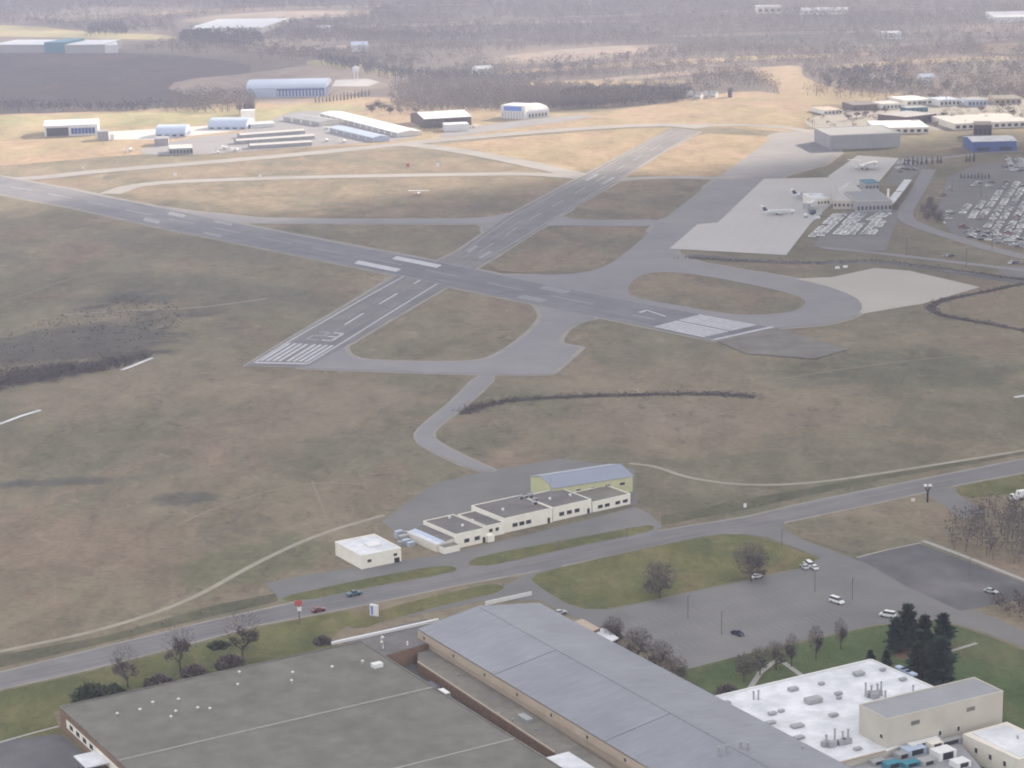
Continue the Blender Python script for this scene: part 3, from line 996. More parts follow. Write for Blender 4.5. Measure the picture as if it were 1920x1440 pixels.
STRIPS = [[(930, 133), (1150, 118), (1420, 104), (1640, 98), (1640, 104), (1420, 112), (1150, 127), (930, 140)],
          [(520, 92), (760, 78), (980, 72), (980, 77), (760, 85), (520, 98)],
          [(1250, 66), (1500, 58), (1760, 55), (1760, 59), (1500, 64), (1250, 71)],
          [(1560, 122), (1760, 108), (1960, 104), (1960, 110), (1760, 117), (1560, 130)],
          [(640, 48), (900, 40), (1200, 38), (1200, 42), (900, 46), (640, 53)],
          [(1050, 30), (1400, 18), (1800, 14), (1800, 17), (1400, 22), (1050, 34)],
          [(120, 36), (420, 14), (900, 6), (900, 9), (420, 19), (120, 41)],
          [(1120, 148), (1290, 132), (1420, 124), (1420, 130), (1290, 140), (1120, 154)],
          [(1600, 84), (1760, 78), (1900, 70), (1900, 75), (1760, 84), (1600, 90)]]
for k, q in enumerate(STRIPS):
    sheet('stubble_field', q, M['pinkfield'] if k % 3 else M['tanfield'], 0.11, smooth=1)
CLEAR = CLEAR + STRIPS
far = scatter([[(-200, 100), (-200, -28), (2100, -28), (2100, 105)]], 14.0, 1, CLEAR)
print('trees far', len(far))
thicket('winter_woods', far, 8, 13, .46, 26, 1.9, M['woods'], 2)
mid = scatter([[(740, 208), (720, 176), (760, 160), (820, 142), (900, 110), (1330, 92), (2100, 95), (2100, 180), (1900, 186), (1760, 182), (1640, 190), (1480, 182), (1400, 166), (1290, 192), (1100, 204), (900, 207), (760, 206)],
              [(480, 112), (560, 60), (900, 70), (900, 112), (760, 128), (620, 112)]], 11.0, 3, CLEAR)
print('mid', len(mid))
thicket('winter_woods', mid, 8, 14, .44, 34, 1.6, M['woods'], 4)
belt = scatter([[(300, 212), (330, 186), (470, 180), (480, 205), (430, 212)], [(745, 212), (730, 180), (780, 165), (930, 165), (1060, 172), (1290, 172), (1270, 192), (1100, 205), (930, 208), (760, 212)],
                [(1500, 182), (1620, 160), (1700, 150), (1740, 168), (1640, 190)]], 8.0, 5)
print('belt', len(belt))
thicket('winter_woods', belt, 9, 15, .38, 40, 1.4, M['woods'], 6)
dark = scatter([[(1050, 206), (1060, 185), (1200, 172), (1300, 176), (1280, 192), (1180, 200)], [(1540, 168), (1560, 140), (1700, 132), (1700, 160), (1620, 172)],
                [(330, 80), (345, 62), (480, 66), (500, 84), (440, 92)], [(160, 70), (170, 52), (240, 50), (240, 66)], [(-60, 214), (-60, 206), (240, 204), (300, 200), (300, 208)],
                [(600, 120), (600, 112), (660, 122), (760, 143), (840, 150), (900, 146), (840, 156), (740, 152)]], 9.0, 7)
thicket('dark_treeline', dark, 9, 15, .26, 24, 2.6, M['woods_dark'], 8)

# ditches and the wet thicket at the left
for k, (pts, w) in enumerate([([(868, 776), (900, 762), (960, 750), (1060, 744), (1200, 740), (1330, 738), (1415, 744)], 9.0),
                              ([(1960, 628), (1860, 608), (1800, 598), (1760, 590), (1742, 578), (1758, 566), (1800, 556), (1860, 545), (1900, 535), (1960, 528)], 7.5),
                              ([(1280, 482), (1400, 490), (1520, 494), (1640, 488), (1800, 508), (1960, 530)], 9.0)]):
    d = ribbon('ditch', pts, w * .75, M['ditch'], 0.045 + k * .002)
pos = []
rg = np.random.default_rng(21)
for pts, n, w in (([(868, 776), (900, 762), (960, 750), (1060, 744), (1200, 740), (1330, 738), (1415, 744)], 700, 3.2),
                  ([(1960, 628), (1860, 608), (1800, 598), (1760, 590), (1742, 578), (1758, 566), (1800, 556), (1860, 545), (1900, 535), (1960, 528)], 520, 2.4),
                  ([(1280, 482), (1400, 490), (1520, 494), (1640, 488), (1800, 508), (1960, 530)], 500, 3.5)):
    P = [G(*q) for q in pts]
    for _ in range(n):
        i = rg.integers(0, len(P) - 1)
        p = P[i].lerp(P[i + 1], rg.random())
        pos.append((p.x + rg.normal(0, w), p.y + rg.normal(0, w)))
thicket('ditch_vegetation', np.array(pos), 0.4, 1.0, 1.2, 8, 0.6, M['woods_brown'], 22)
wet = scatter([[(-60, 742), (0, 736), (120, 706), (226, 692), (286, 670), (296, 660), (180, 676), (60, 690), (-60, 704)]], 2.6, 23, (), False)
thicket('wet_thicket', wet, 0.7, 2.4, .7, 11, 0.9, M['woods_brown'], 24)
reeds = scatter([[(-60, 716), (60, 690), (200, 668), (310, 640), (350, 600), (330, 570), (240, 552), (120, 590), (-60, 640)]], 4.0, 33, (), True)
thicket('wet_thicket', reeds, 0.3, 1.1, 1.3, 10, 0.6, M['woods_brown'], 34)
wet2 = scatter([[(-60, 1250), (0, 1236), (200, 1196), (400, 1142), (500, 1120), (380, 1160), (180, 1206)]], 6.0, 25)
thicket('verge_weeds', wet2, 0.4, 1.0, .9, 10, 0.6, M['woods_brown'], 26)
yard = scatter([[(1510, 236), (1540, 206), (1640, 190), (1760, 178), (1960, 178), (1990, 226), (1810, 246), (1700, 244), (1560, 246)]], 26.0, 61)
thicket('yard_shrubbery', yard, 3, 8, .5, 26, 1.6, M['woods'], 62)
wood_r = scatter([[(1780, 1030), (1790, 985), (1850, 965), (2000, 945), (2000, 1080), (1900, 1070), (1830, 1040)]], 5.0, 27)
thicket('roadside_wood', wood_r, 6, 10, .34, 46, 1.0, M['twig'], 28)
wood_r2 = scatter([[(1850, 1145), (1930, 1120), (2000, 1120), (2000, 1190), (1930, 1170)]], 4.5, 29)
thicket('roadside_wood', wood_r2, 3, 5, .5, 40, 1.2, M['twig'], 30)


def limb(V, F, a, b, r0, r1, n=5):
    d = (b - a).normalized()
    x = d.orthogonal().normalized()
    y = d.cross(x)
    k = len(V)
    for p, r in ((a, r0), (b, r1)):
        for i in range(n):
            t = 2 * math.pi * i / n
            V.append(p + (x * math.cos(t) + y * math.sin(t)) * r)
    for i in range(n):
        j = (i + 1) % n
        F.append((k + i, k + j, k + n + j, k + n + i))


def bare_tree_meshes(seed, h, spread, dense, rounded=0, rad=.43):
    rg = random.Random(seed)
    V, F, T = [], [], []
    tips = []

    def grow(a, d, ln, r, depth):
        b = a + d * ln
        limb(V, F, a, b, r, r * .62, 6 if depth < 2 else 4)
        if depth >= 4:
            tips.append((b, d, ln))
            return
        for _ in range(3 if depth else 5):
            q = Vector((rg.gauss(0, 1), rg.gauss(0, 1), rg.gauss(0, .6) + .25))
            nd = (d * .95 + q.normalized() * spread).normalized()
            nd.z = max(nd.z, -.05)
            st = a.lerp(b, rg.uniform(.55, 1.0))
            grow(st, nd, ln * rg.uniform(.58, .80), r * .55, depth + 1)
    grow(Vector((0, 0, 0)), Vector((rg.uniform(-.05, .05), rg.uniform(-.05, .05), 1)).normalized(), h * .30, h * .026, 0)
    for _ in range(rounded):
        q = Vector((rg.gauss(0, 1), rg.gauss(0, 1), rg.gauss(0, 1))).normalized()
        rr = rg.random() ** (1 / 2.4)
        c = Vector((q.x * h * rad * rr, q.y * h * rad * rr, h * .60 + q.z * h * .40 * rr))
        up = (q * .9 + Vector((rg.gauss(0, .5), rg.gauss(0, .5), .5 + rg.gauss(0, .4)))).normalized()
        sd = up.cross(Vector((rg.gauss(0, 1), rg.gauss(0, 1), rg.gauss(0, 1)))).normalized() * .055 * h / 10
        T.append((c - sd, c + sd, c + up * h * rg.uniform(.06, .13)))
    for b, d, ln in tips:
        for _ in range(dense):
            q = (d * .6 + Vector((rg.gauss(0, 1), rg.gauss(0, 1), rg.gauss(0, .8) + .3)).normalized()).normalized()
            s = q.orthogonal().normalized() * .07 * h / 10
            st = b - d * ln * rg.random()
            e = st + q * ln * rg.uniform(.7, 1.5)
            T.append((st - s, st + s, e))
    tm = bpy.data.meshes.new('trunk')
    tm.from_pydata([tuple(v) for v in V], [], F)
    tm.materials.append(M['bark'])
    cm = bpy.data.meshes.new('crown')
    cm.from_pydata([tuple(v) for t in T for v in t], [], [(3 * i, 3 * i + 1, 3 * i + 2) for i in range(len(T))])
    cm.materials.append(M['twig'])
    return tm, cm


BARE = [bare_tree_meshes(31, 10, .95, 8, 500), bare_tree_meshes(32, 10, .80, 8, 500), bare_tree_meshes(33, 10, 1.05, 7, 1700), bare_tree_meshes(35, 10, .5, 9, 900, .26)]


def bare_tree(px, py, h, variant, rot, label, group=None, wide=1.0, name='bare_tree'):
    t = thing(name, label, 'tree', G(px, py), group)
    t.rotation_euler.z = rot
    s = h / 10.0
    t.scale = (s * wide, s * wide, s)
    for nm, me in (('trunk', BARE[variant][0]), ('crown', BARE[variant][1])):
        link_mesh(nm, me, t)
    return t


def conifer_meshes(seed, h, r, n, mat, pointed=True):
    rg = np.random.default_rng(seed)
    # inner core keeps the crown from being see-through, sprays give the ragged edge
    T = []
    for k in range(n):
        z = rg.random() ** 1.25
        lump = 1 + .30 * math.sin(5.1 * z * 3 + seed) 
        rad = r * min(1, 4 * z + .35) * (1 - z) ** (.62 if pointed else .42) * (.8 + .2 * lump) * (0.75 + .35 * math.sin(z * 37 + seed)) * rg.uniform(.55, 1.08)
        a = rg.uniform(0, 2 * math.pi)
        rad *= .82 + .30 * math.sin(3 * a + 9 * z + seed)
        zz = h * (.10 + .90 * z)
        p = np.array([math.cos(a) * rad, math.sin(a) * rad, zz])
        o = np.array([math.cos(a), math.sin(a), -.25 + .9 * z])
        o /= np.linalg.norm(o)
        s = np.cross(o, rg.normal(size=3))
        s /= np.linalg.norm(s)
        ln = h * .085 * rg.uniform(.6, 1.4)
        T.append([p - s * ln * .5 - o * ln * .6, p + s * ln * .5 - o * ln * .6, p + o * ln])
    m = 9
    for lev in range(6):
        z0, z1 = h * (.10 + .145 * lev), h * (.10 + .145 * lev + .20)
        r0 = r * .62 * (1 - lev / 6.5)
        for i in range(m):
            a0, a1 = 2 * math.pi * i / m, 2 * math.pi * (i + 1) / m
            T.append([[r0 * math.cos(a0), r0 * math.sin(a0), z0], [r0 * math.cos(a1), r0 * math.sin(a1), z0], [0, 0, z1]])
    V = np.array(T, dtype=np.float32)
    cm = bpy.data.meshes.new('crown')
    cm.from_pydata([tuple(v) for t in V for v in t], [], [(3 * i, 3 * i + 1, 3 * i + 2) for i in range(len(V))])
    cm.materials.append(mat)
    Vt, Ft = [], []
    limb(Vt, Ft, Vector((0, 0, 0)), Vector((0, 0, h * .85)), h * .022, h * .006, 6)
    tm = bpy.data.meshes.new('trunk')
    tm.from_pydata([tuple(v) for v in Vt], [], Ft)
    tm.materials.append(M['bark'])
    return tm, cm


CONI = [conifer_meshes(41, 10, 3.1, 1500, M['needles'], False), conifer_meshes(42, 10, 3.0, 1200, M['needles']), conifer_meshes(43, 10, 3.6, 1700, M['needles'], False)]
CONI_FAR = conifer_meshes(44, 10, 2.6, 70, M['needles_far'])


def conifer(px, py, h, variant, rot, label, group=None, far_=False, wide=1.0):
    t = thing('conifer', label, 'tree', G(px, py), group)
    t.rotation_euler.z = rot
    t.scale = (h / 10 * wide, h / 10 * wide, h / 10)
    tm, cm = CONI_FAR if far_ else CONI[variant]
    link_mesh('trunk', tm, t)
    link_mesh('crown', cm, t)
    return t


def shrub_mesh(seed, n, mat, flat=.8):
    rg = np.random.default_rng(seed)
    d = rg.normal(size=(n, 3))
    d /= np.linalg.norm(d, axis=1)[:, None]
    d[:, 2] = np.abs(d[:, 2])
    lump = 1 + .22 * np.sin(d[:, 0] * 5 + seed) * np.cos(d[:, 1] * 4)
    r = rg.uniform(.5, 1.0, n) ** .5 * lump
    c = d * r[:, None] * np.array([1, 1, flat])
    s = np.cross(d, rg.normal(size=(n, 3)))
    s /= np.linalg.norm(s, axis=1)[:, None]
    u = d + rg.normal(size=(n, 3)) * .5
    ln = rg.uniform(.12, .26, n)[:, None]
    V = np.stack([c - s * ln * .5, c + s * ln * .5, c + u * ln], 1)
    me = bpy.data.meshes.new('foliage')
    me.from_pydata([tuple(v) for t in V for v in t], [], [(3 * i, 3 * i + 1, 3 * i + 2) for i in range(n)])
    me.materials.append(mat)
    return me


SHRUB_G = shrub_mesh(51, 900, M['shrub'])
SHRUB_B = shrub_mesh(52, 800, M['twig'], 1.0)
STEM_V, STEM_F = [], []
for k in range(5):
    a = k * 1.257
    limb(STEM_V, STEM_F, Vector((0, 0, 0)), Vector((math.cos(a) * .45, math.sin(a) * .45, .6)), .03, .012, 4)
STEM = bpy.data.meshes.new('stem')
STEM.from_pydata([tuple(v) for v in STEM_V], [], STEM_F)
STEM.materials.append(M['bark'])


def shrub(px, py, r, h, me, label, group=None):
    t = thing('shrub', label, 'shrub', G(px, py), group)
    t.scale = (r, r, h)
    t.rotation_euler.z = rnd.uniform(0, 6)
    link_mesh('foliage', me, t)
    link_mesh('stem', STEM, t)
    return t


# near trees, one by one
bare_tree(1237, 1122, 14.0, 2, .3, 'round-crowned bare tree standing alone in the middle of the kerbed lawn', wide=1.05)
bare_tree(1408, 1090, 15.0, 2, 1.9, 'wide-crowned bare tree on the kerbed lawn behind a parked white car', wide=1.05)
bare_tree(240, 1290, 15.0, 0, .7, 'bare tree beside the green evergreen bush by the flat-roofed factory', wide=.8)
bare_tree(338, 1260, 17.0, 1, 2.1, 'tall bare tree between road and factory, middle of three', wide=.8)
bare_tree(455, 1238, 18.0, 0, 4.0, 'bare tree between road and factory, furthest right of three', wide=.9)
shrub(172, 1310, 6.0, 5.0, SHRUB_G, 'large dark green evergreen bush at the corner of the flat-roofed factory')
shrub(212, 1303, 4.2, 3.6, SHRUB_G, 'smaller green bush touching the large evergreen bush by the factory')
shrub(300, 1285, 4.5, 3.2, SHRUB_B, 'leafless brown bush between the first two roadside bare trees')
shrub(365, 1265, 4.2, 3.0, SHRUB_B, 'leafless bush beside the factory roof under the middle bare tree')
shrub(430, 1248, 4.6, 3.2, SHRUB_B, 'leafless bush under the third roadside bare tree')
shrub(410, 1212, 3.6, 1.8, SHRUB_G, 'low dark green bush by the road edge between bare trees')
shrub(605, 1205, 3.0, 2.2, SHRUB_B, 'small leafless bush by the white parapet of the linking roof')
for px, py, h, v, lab in ((1150, 1205, 9.5, 2, 'dark bare tree nearest the brick entrance behind the big metal roof'),
                          (1196, 1240, 12.0, 2, 'second bare tree along the far eave of the big metal roof'),
                          (1236, 1266, 12.0, 2, 'third bare tree along the far eave of the big metal roof'),
                          (1268, 1286, 10.0, 2, 'last bare tree of the row along the metal roof eave')):
    bare_tree(px, py, h, v, px * .1, lab, 'bare trees beside the metal roof', wide=.95)
shrub(1140, 1196, 4.0, 4.4, SHRUB_G, 'dark green bush by the brick entrance behind the metal roof')
for px, py, h, lab in ((1395, 1278, 10.0, 'dense bare tree where the lawn footpath bends'), (1425, 1266, 10.0, 'bare tree just behind the bend of the lawn footpath'),
                       (1455, 1256, 10.0, 'bare tree on the car park edge above the footpath bend'), (1484, 1250, 11.5, 'narrow bare tree on the lawn edge, third from the conifers'),
                       (1530, 1236, 12.0, 'narrow bare tree on the lawn edge, second from the conifers'), (1576, 1218, 11.0, 'narrow bare tree on the lawn edge nearest the conifers')):
    bare_tree(px, py, h, 3 if px > 1470 else 2, px * .3, lab, 'bare trees along the lawn edge', wide=.8)
shrub(1365, 1300, 3.5, 2.6, SHRUB_B, 'brown leafless bush on the lawn beside the white roof')
for px, py, h, v, w, lab in ((1700, 1216, 15.5, 1, 1.25, 'tallest pointed dark conifer of the group by the car park'), (1680, 1224, 12.0, 2, .95, 'dark conifer left of the tallest one, in front of a white van'),
                             (1733, 1212, 11.0, 0, 1.1, 'dark conifer between the tallest one and the right pair'), (1768, 1214, 12.0, 2, 1.0, 'bushy dark conifer at the right end of the upper conifer row'),
                             (1760, 1284, 16.0, 2, 1.15, 'largest dark conifer low on the lawn behind the tan block'), (1720, 1280, 13.5, 0, 1.1, 'dark conifer in front of the group, beside the white roof corner'),
                             (1662, 1254, 6.5, 0, 1.0, 'small green conifer by the far edge of the white roof'), (1632, 1246, 5.0, 2, 1.1, 'smallest green conifer touching the white roof edge')):
    conifer(px, py, h, v, px, lab, 'conifers by the white-roofed building', wide=w)

# conifers in rows far away
for k in range(16):
    t = k / 15
    px, py = 592 + 100 * t, 193 - 13 * t + 2.0 * math.sin(t * 3)
    conifer(px, py, 8.5 + rnd.uniform(-1, 1), 0, k, 'small dark conifer in the planted row in front of the pale blue hangar', 'row of conifers by the blue hangar', True, .8)
for k, px in enumerate((1690, 1697, 1706, 1714, 1722, 1731, 1742, 1752, 1758, 1806, 1812, 1820)):
    conifer(px + 6, 311 - (px - 1690) * .055, 7.5 + rnd.uniform(-1, 1), 0, k, 'small dark conifer in the line above the airport car parks', 'line of conifers by the car parks', True, 1.0)
for k in range(9):
    conifer(1802 + k * 6.5, 334 + .2 * k, 4.5 + rnd.uniform(-1, 1), 0, k, 'tiny dark conifer along the upper edge of the big car park', 'conifers edging the big car park', True, 1.2)
for k, (px, py) in enumerate(((1732, 402), (1742, 396), (1748, 410), (1756, 418), (1738, 415), (1752, 400), (1764, 412), (1745, 386))):
    bare_tree(px, py, 7.5, 2, k, 'bare tree on the planted bank beside the airport access road', 'bare trees by the access road')
for k in range(12):
    t = k / 11
    bare_tree(1040 + 130 * t + rnd.uniform(-5, 5), 206 - 8 * t, 13, 0, k, 'bare tree in front of the dark treeline beside the white hangar', 'bare trees by the white hangar')
for k in range(9):
    bare_tree(462 + rnd.uniform(-14, 14), 214 + rnd.uniform(-4, 2), 15, 1, k, 'tall bare tree in the clump behind the pale tower block', 'clump of trees behind the pale block', wide=.7)
for k in range(14):
    bare_tree(690 + rnd.uniform(0, 110), 208 + rnd.uniform(-8, 8), 10, 0, k, 'bare tree on the sunny grass behind the long hangar row', 'bare trees behind the long hangars')
for k, (px, py) in enumerate(((1745, 186), (1754, 188), (1590, 226), (1606, 222), (1622, 220), (1640, 216), (1660, 213), (1880, 205), (1770, 222), (1785, 228), (1800, 226), (1840, 212), (1900, 218), (1715, 238))):
    bare_tree(px, py, 10, 0, k, 'bare tree among the sunlit commercial buildings beyond the airport', 'trees among the commercial buildings')

# ------------------------------------------------------------------ building kit
def window(fr, u, w, z0, z1, face_v, sign, parent, frame=True):
    """glazed opening on the wall at v=face_v; sign = outward direction along v"""
    a, b = (face_v + sign * .02, face_v + sign * .05)
    o = box('window', fr, u - w / 2, u + w / 2, min(a, b), max(a, b), z0, z1, M['glass'], parent)
    if frame:
        t = 0.14
        V, F = [], []
        for (x0, x1, y0, y1) in ((u - w / 2 - t, u + w / 2 + t, z0 - t, z0), (u - w / 2 - t, u + w / 2 + t, z1, z1 + t),
                                 (u - w / 2 - t, u - w / 2, z0, z1), (u + w / 2, u + w / 2 + t, z0, z1)):
            k = len(V)
            for vv in (face_v, face_v + sign * .12):
                V += [fr.p(x0, vv, y0), fr.p(x1, vv, y0), fr.p(x1, vv, y1), fr.p(x0, vv, y1)]
            F += [(k, k + 1, k + 2, k + 3), (k + 4, k + 7, k + 6, k + 5), (k, k + 4, k + 5, k + 1), (k + 1, k + 5, k + 6, k + 2), (k + 2, k + 6, k + 7, k + 3), (k + 3, k + 7, k + 4, k)]
        mesh('frame', V, F, M['cream2'], o)
    return o


def parapet(fr, u0, u1, v0, v1, z, h, t, mat, parent):
    """four separate coping runs butted end to end"""
    for (a, b, c, d) in ((u0, u1, v0, v0 + t), (u0, u1, v1 - t, v1), (u0, u0 + t, v0 + t, v1 - t), (u1 - t, u1, v0 + t, v1 - t)):
        box('parapet', fr, a, b, c, d, z, z + h, mat, parent)


def flat_block(root, fr, u0, u1, v0, v1, h, wall, roof, cop=None, ph=0.5, z0=0.0):
    box('wall', fr, u0, u1, v0, v1, z0, h, wall, root)
    r = box('roof', fr, u0 + .25, u1 - .25, v0 + .25, v1 - .25, h, h + .12, roof, root)
    if cop:
        parapet(fr, u0 - .05, u1 + .05, v0 - .05, v1 + .05, h, ph, .3, cop, root)
    return r


def gable(root, fr, L, W, eave, ridge, wall, roof, over=.4, panels=1, seam=None, ridge_w=0.5):
    """gabled shed, ridge along u"""
    V = [fr.p(0, 0, 0), fr.p(L, 0, 0), fr.p(L, W, 0), fr.p(0, W, 0), fr.p(0, 0, eave), fr.p(L, 0, eave), fr.p(L, W, eave), fr.p(0, W, eave),
         fr.p(0, W / 2, ridge), fr.p(L, W / 2, ridge)]
    F = [(0, 1, 5, 4), (2, 3, 7, 6), (1, 2, 6, 9, 5), (3, 0, 4, 8, 7)]
    mesh('wall', V, F, wall, root)
    k = (ridge - eave) / (W / 2)
    t = 0.18
    cutl = panels if isinstance(panels, list) else [L * i / panels for i in range(panels + 1)]
    panels = len(cutl) - 1
    for side in (0, 1):
        for i in range(panels):
            gap = .18 if side == 0 else .01
            a = cutl[i] + (gap if i else -over)
            b = cutl[i + 1] - (gap if i < panels - 1 else -over)
            v0 = -over if side == 0 else W + over
            z0 = eave - k * over + .04
            z1 = ridge + .04
            q = [(a, v0, z0), (b, v0, z0), (b, W / 2, z1), (a, W / 2, z1)]
            V = [fr.p(*p) for p in q] + [fr.p(p[0], p[1], p[2] + t) for p in q]
            F = [(0, 1, 2, 3), (4, 7, 6, 5), (0, 4, 5, 1), (1, 5, 6, 2), (2, 6, 7, 3), (3, 7, 4, 0)]
            mesh('roof_panel' if panels > 1 else 'roof', V, F, roof, root)
            if i and seam and side == 0:
                V = [fr.p(a - .36, v0, z0 + .02), fr.p(a, v0, z0 + .02), fr.p(a, W / 2, z1 + .02), fr.p(a - .36, W / 2, z1 + .02)]
                V += [x - Vector((0, 0, .2)) for x in V]
                mesh('roof_joint', V, [(0, 1, 2, 3), (7, 6, 5, 4), (0, 4, 5, 1), (1, 5, 6, 2), (2, 6, 7, 3), (3, 7, 4, 0)], seam, root)
    box('ridge_cap', fr, -over, L + over, W / 2 - ridge_w / 2, W / 2 + ridge_w / 2, ridge + .05, ridge + .30, roof, root)


def arch(root, fr, L, W, eave, rise, wall, roof, n=10, name='roof', along=True):
    """vaulted hangar: vault axis along v (opening towards the camera) or along u"""
    V, F = [], []
    pr = []
    for i in range(n + 1):
        t = math.pi * i / n
        pr.append((.5 - .5 * math.cos(t), eave + rise * math.sin(t)))
    ends = []
    for e in (0, 1):
        row = []
        for x, z in pr:
            p = fr.p(x * L, e * W, z) if along else fr.p(e * L, x * W, z)
            row.append(len(V))
            V.append(p)
        ends.append(row)
    for i in range(n):
        F.append((ends[0][i], ends[0][i + 1], ends[1][i + 1], ends[1][i]))
    o = mesh(name, [v + Vector((0, 0, .15)) for v in V], F, roof, root, smooth=True)
    Vw, Fw = [], []
    for e in (0, 1):
        k = len(Vw)
        pts = [fr.p(x * L, e * W, z) if along else fr.p(e * L, x * W, z) for x, z in pr]
        g0 = [Vector((pts[-1].x, pts[-1].y, 0)), Vector((pts[0].x, pts[0].y, 0))]
        Vw += pts + g0
        Fw.append(tuple(range(k, k + len(pts) + 2)))
    k = len(Vw)
    q = [(0, 0), (L, 0), (L, W), (0, W)]
    Vw += [fr.p(a, b, 0) for a, b in q] + [fr.p(a, b, eave) for a, b in q]
    Fw += [(k + i, k + (i + 1) % 4, k + 4 + (i + 1) % 4, k + 4 + i) for i in range(4)]
    mesh('wall', Vw, Fw, wall, root)
    return o


# ------------------------------------------------------------------ the flat-roofed factory, bottom left
H1 = 7.0
fr, L1, _w = rect3((112, 1327), (677, 1204), (206, 1437), H1)
D1 = 150.0
f1 = thing('factory', 'huge flat gravel-roofed brick factory with small roof vents beside the road', 'building', fr.p(L1 / 2, D1 / 2, 0))
box('wall', fr, 0, L1, 0, D1, 0, H1, M['brick'], f1)
w_line = [0, .21 * D1, .40 * D1, .62 * D1, D1]
# roof bays between the raised expansion joints
fA = G(210, 1430, H1) - fr.O
j1 = 0.0
jv = []
for pa, pb in (((210, 1430), (800, 1293)), ((757, 1438), (940, 1393))):
    a, b = G(*pa, H1) - fr.O, G(*pb, H1) - fr.O
    jv.append((Vector((a.x, a.y, 0)).dot(fr.V) + Vector((b.x, b.y, 0)).dot(fr.V)) / 2)
cuts = [0.0] + sorted(jv) + [D1]
for i in range(len(cuts) - 1):
    box('roof_bay', fr, .3, L1 - .3, cuts[i] + .25, cuts[i + 1] - .25, H1, H1 + .15, M['gravel_roof'], f1)
    if i:
        box('expansion_joint', fr, .3, L1 - .3, cuts[i] - .25, cuts[i] + .25, H1, H1 + .42, M['kerb'], f1)
parapet(fr, -.1, L1 + .1, -.1, D1, H1, .55, .4, M['annex_roof'], f1)
box('cream_band', fr, -.14, -.04, 6, 60, 2.2, 5.0, M['cream'], f1)
for k in range(4):
    box('window', fr, -.18, -.15, 9 + k * 6, 12 + k * 6, 2.8, 4.4, M['glass'], f1)
box('loading_canopy', fr, -7.5, -.2, 33, 44, 3.6, 4.0, M['white_roof'], f1)
for k in range(3):
    box('canopy_post', fr, -7.2, -6.9, 34 + k * 4.5, 34.3 + k * 4.5, 0, 3.6, M['steel'], f1)
VENTS = [(220, 1343), (263, 1337), (287, 1325), (335, 1316), (330, 1340), (321, 1352), (371, 1332), (394, 1335), (449, 1268), (446, 1288), (549, 1267), (547, 1284), (623, 1255), (680, 1246), (716, 1212), (718, 1200)]
for k, q in enumerate(VENTS):
    p = G(*q, H1)
    v = cyl('roof_vent', (p.x, p.y, H1 + .1), .35, .9 + .3 * (k % 3), M['steel'], f1)
    cyl('cowl', (p.x, p.y, H1 + 1.0 + .3 * (k % 3)), .6, .4, M['cream2'], v, r2=.2)
p = G(707, 1251, H1)
box('roof_unit', Frame(p, fr.U, fr.V), -1.7, 1.7, -1.3, 1.3, H1 + .1, H1 + 1.5, M['white_metal'], f1)
fu, fv = fr.U, fr.V

# low block that links the factory to the metal-roofed hall
lk = thing('linking_block', 'low brick block with white front parapet linking the factory and metal-roofed hall', 'building', G(730, 1200))
prism('wall', [(645, 1204), (815, 1166), (848, 1192), (716, 1231)], 0, 6.0, M['brick'], lk, M['dark_roof'])
a, b = G(622, 1207, 6.3), G(822, 1163, 6.3)
dd = (b - a)
lf = Frame(a, dd.normalized(), Vector((-dd.y, dd.x, 0)).normalized())
box('parapet', lf, 0, dd.length, -.5, .5, 6.0, 6.9, M['white_metal'], lk)
for q in ((716, 1200), (718, 1216), (764, 1210)):
    p = G(*q, 6)
    cyl('roof_vent', (p.x, p.y, 6), .3, 1.5, M['white_metal'], lk)

# the large metal-roofed hall
H2, R2 = 9.0, 12.6
fr2, L2, W2 = rect3((787, 1180), (1010, 1132), (1180, 1440), H2)
hall = thing('metal_roof_hall', 'long hall with pale blue-grey metal gable roof and tan side wall', 'building', fr2.p(L2 / 2, 40, 0))
hf = Frame(fr2.O, fr2.V, fr2.U)      # ridge runs along the old v
HL = 190.0
SEAMS = [((G(*q, H2) - fr2.O).dot(fr2.V)) for q in ((929, 1265), (1117, 1395))]
M['hall_roof'] = streaked('hall_metal_roof', (0.226, 0.236, 0.264), (0.208, 0.218, 0.245), math.atan2(hf.V.y, hf.V.x), .07)
M['hall_roof'].node_tree.nodes['Principled BSDF'].inputs['Roughness'].default_value = .5
gable(hall, hf, HL, L2, H2, R2, M['tan'], M['hall_roof'], .5, [0] + SEAMS + [HL], M['asphalt_black'], 1.3)
box('eave_band', hf, -.2, HL + .2, -.75, -.05, H2 - 3.0, H2 - .45, M['tan'], hall)
for k in range(9):
    u = 4 + k * 21
    box('wall_vent', hf, u, u + 1.0, -.80, -.76, H2 - 2.2, H2 - 1.2, M['dark'], hall)
for k, (px, py) in enumerate(((1348, 1418), (1363, 1415), (1389, 1408), (1402, 1410))):
    p = G(px, py, R2 - 1.0)
    cyl('roof_stack', (p.x, p.y, R2 - 2.0), .45, 4.0, M['steel'], hall)
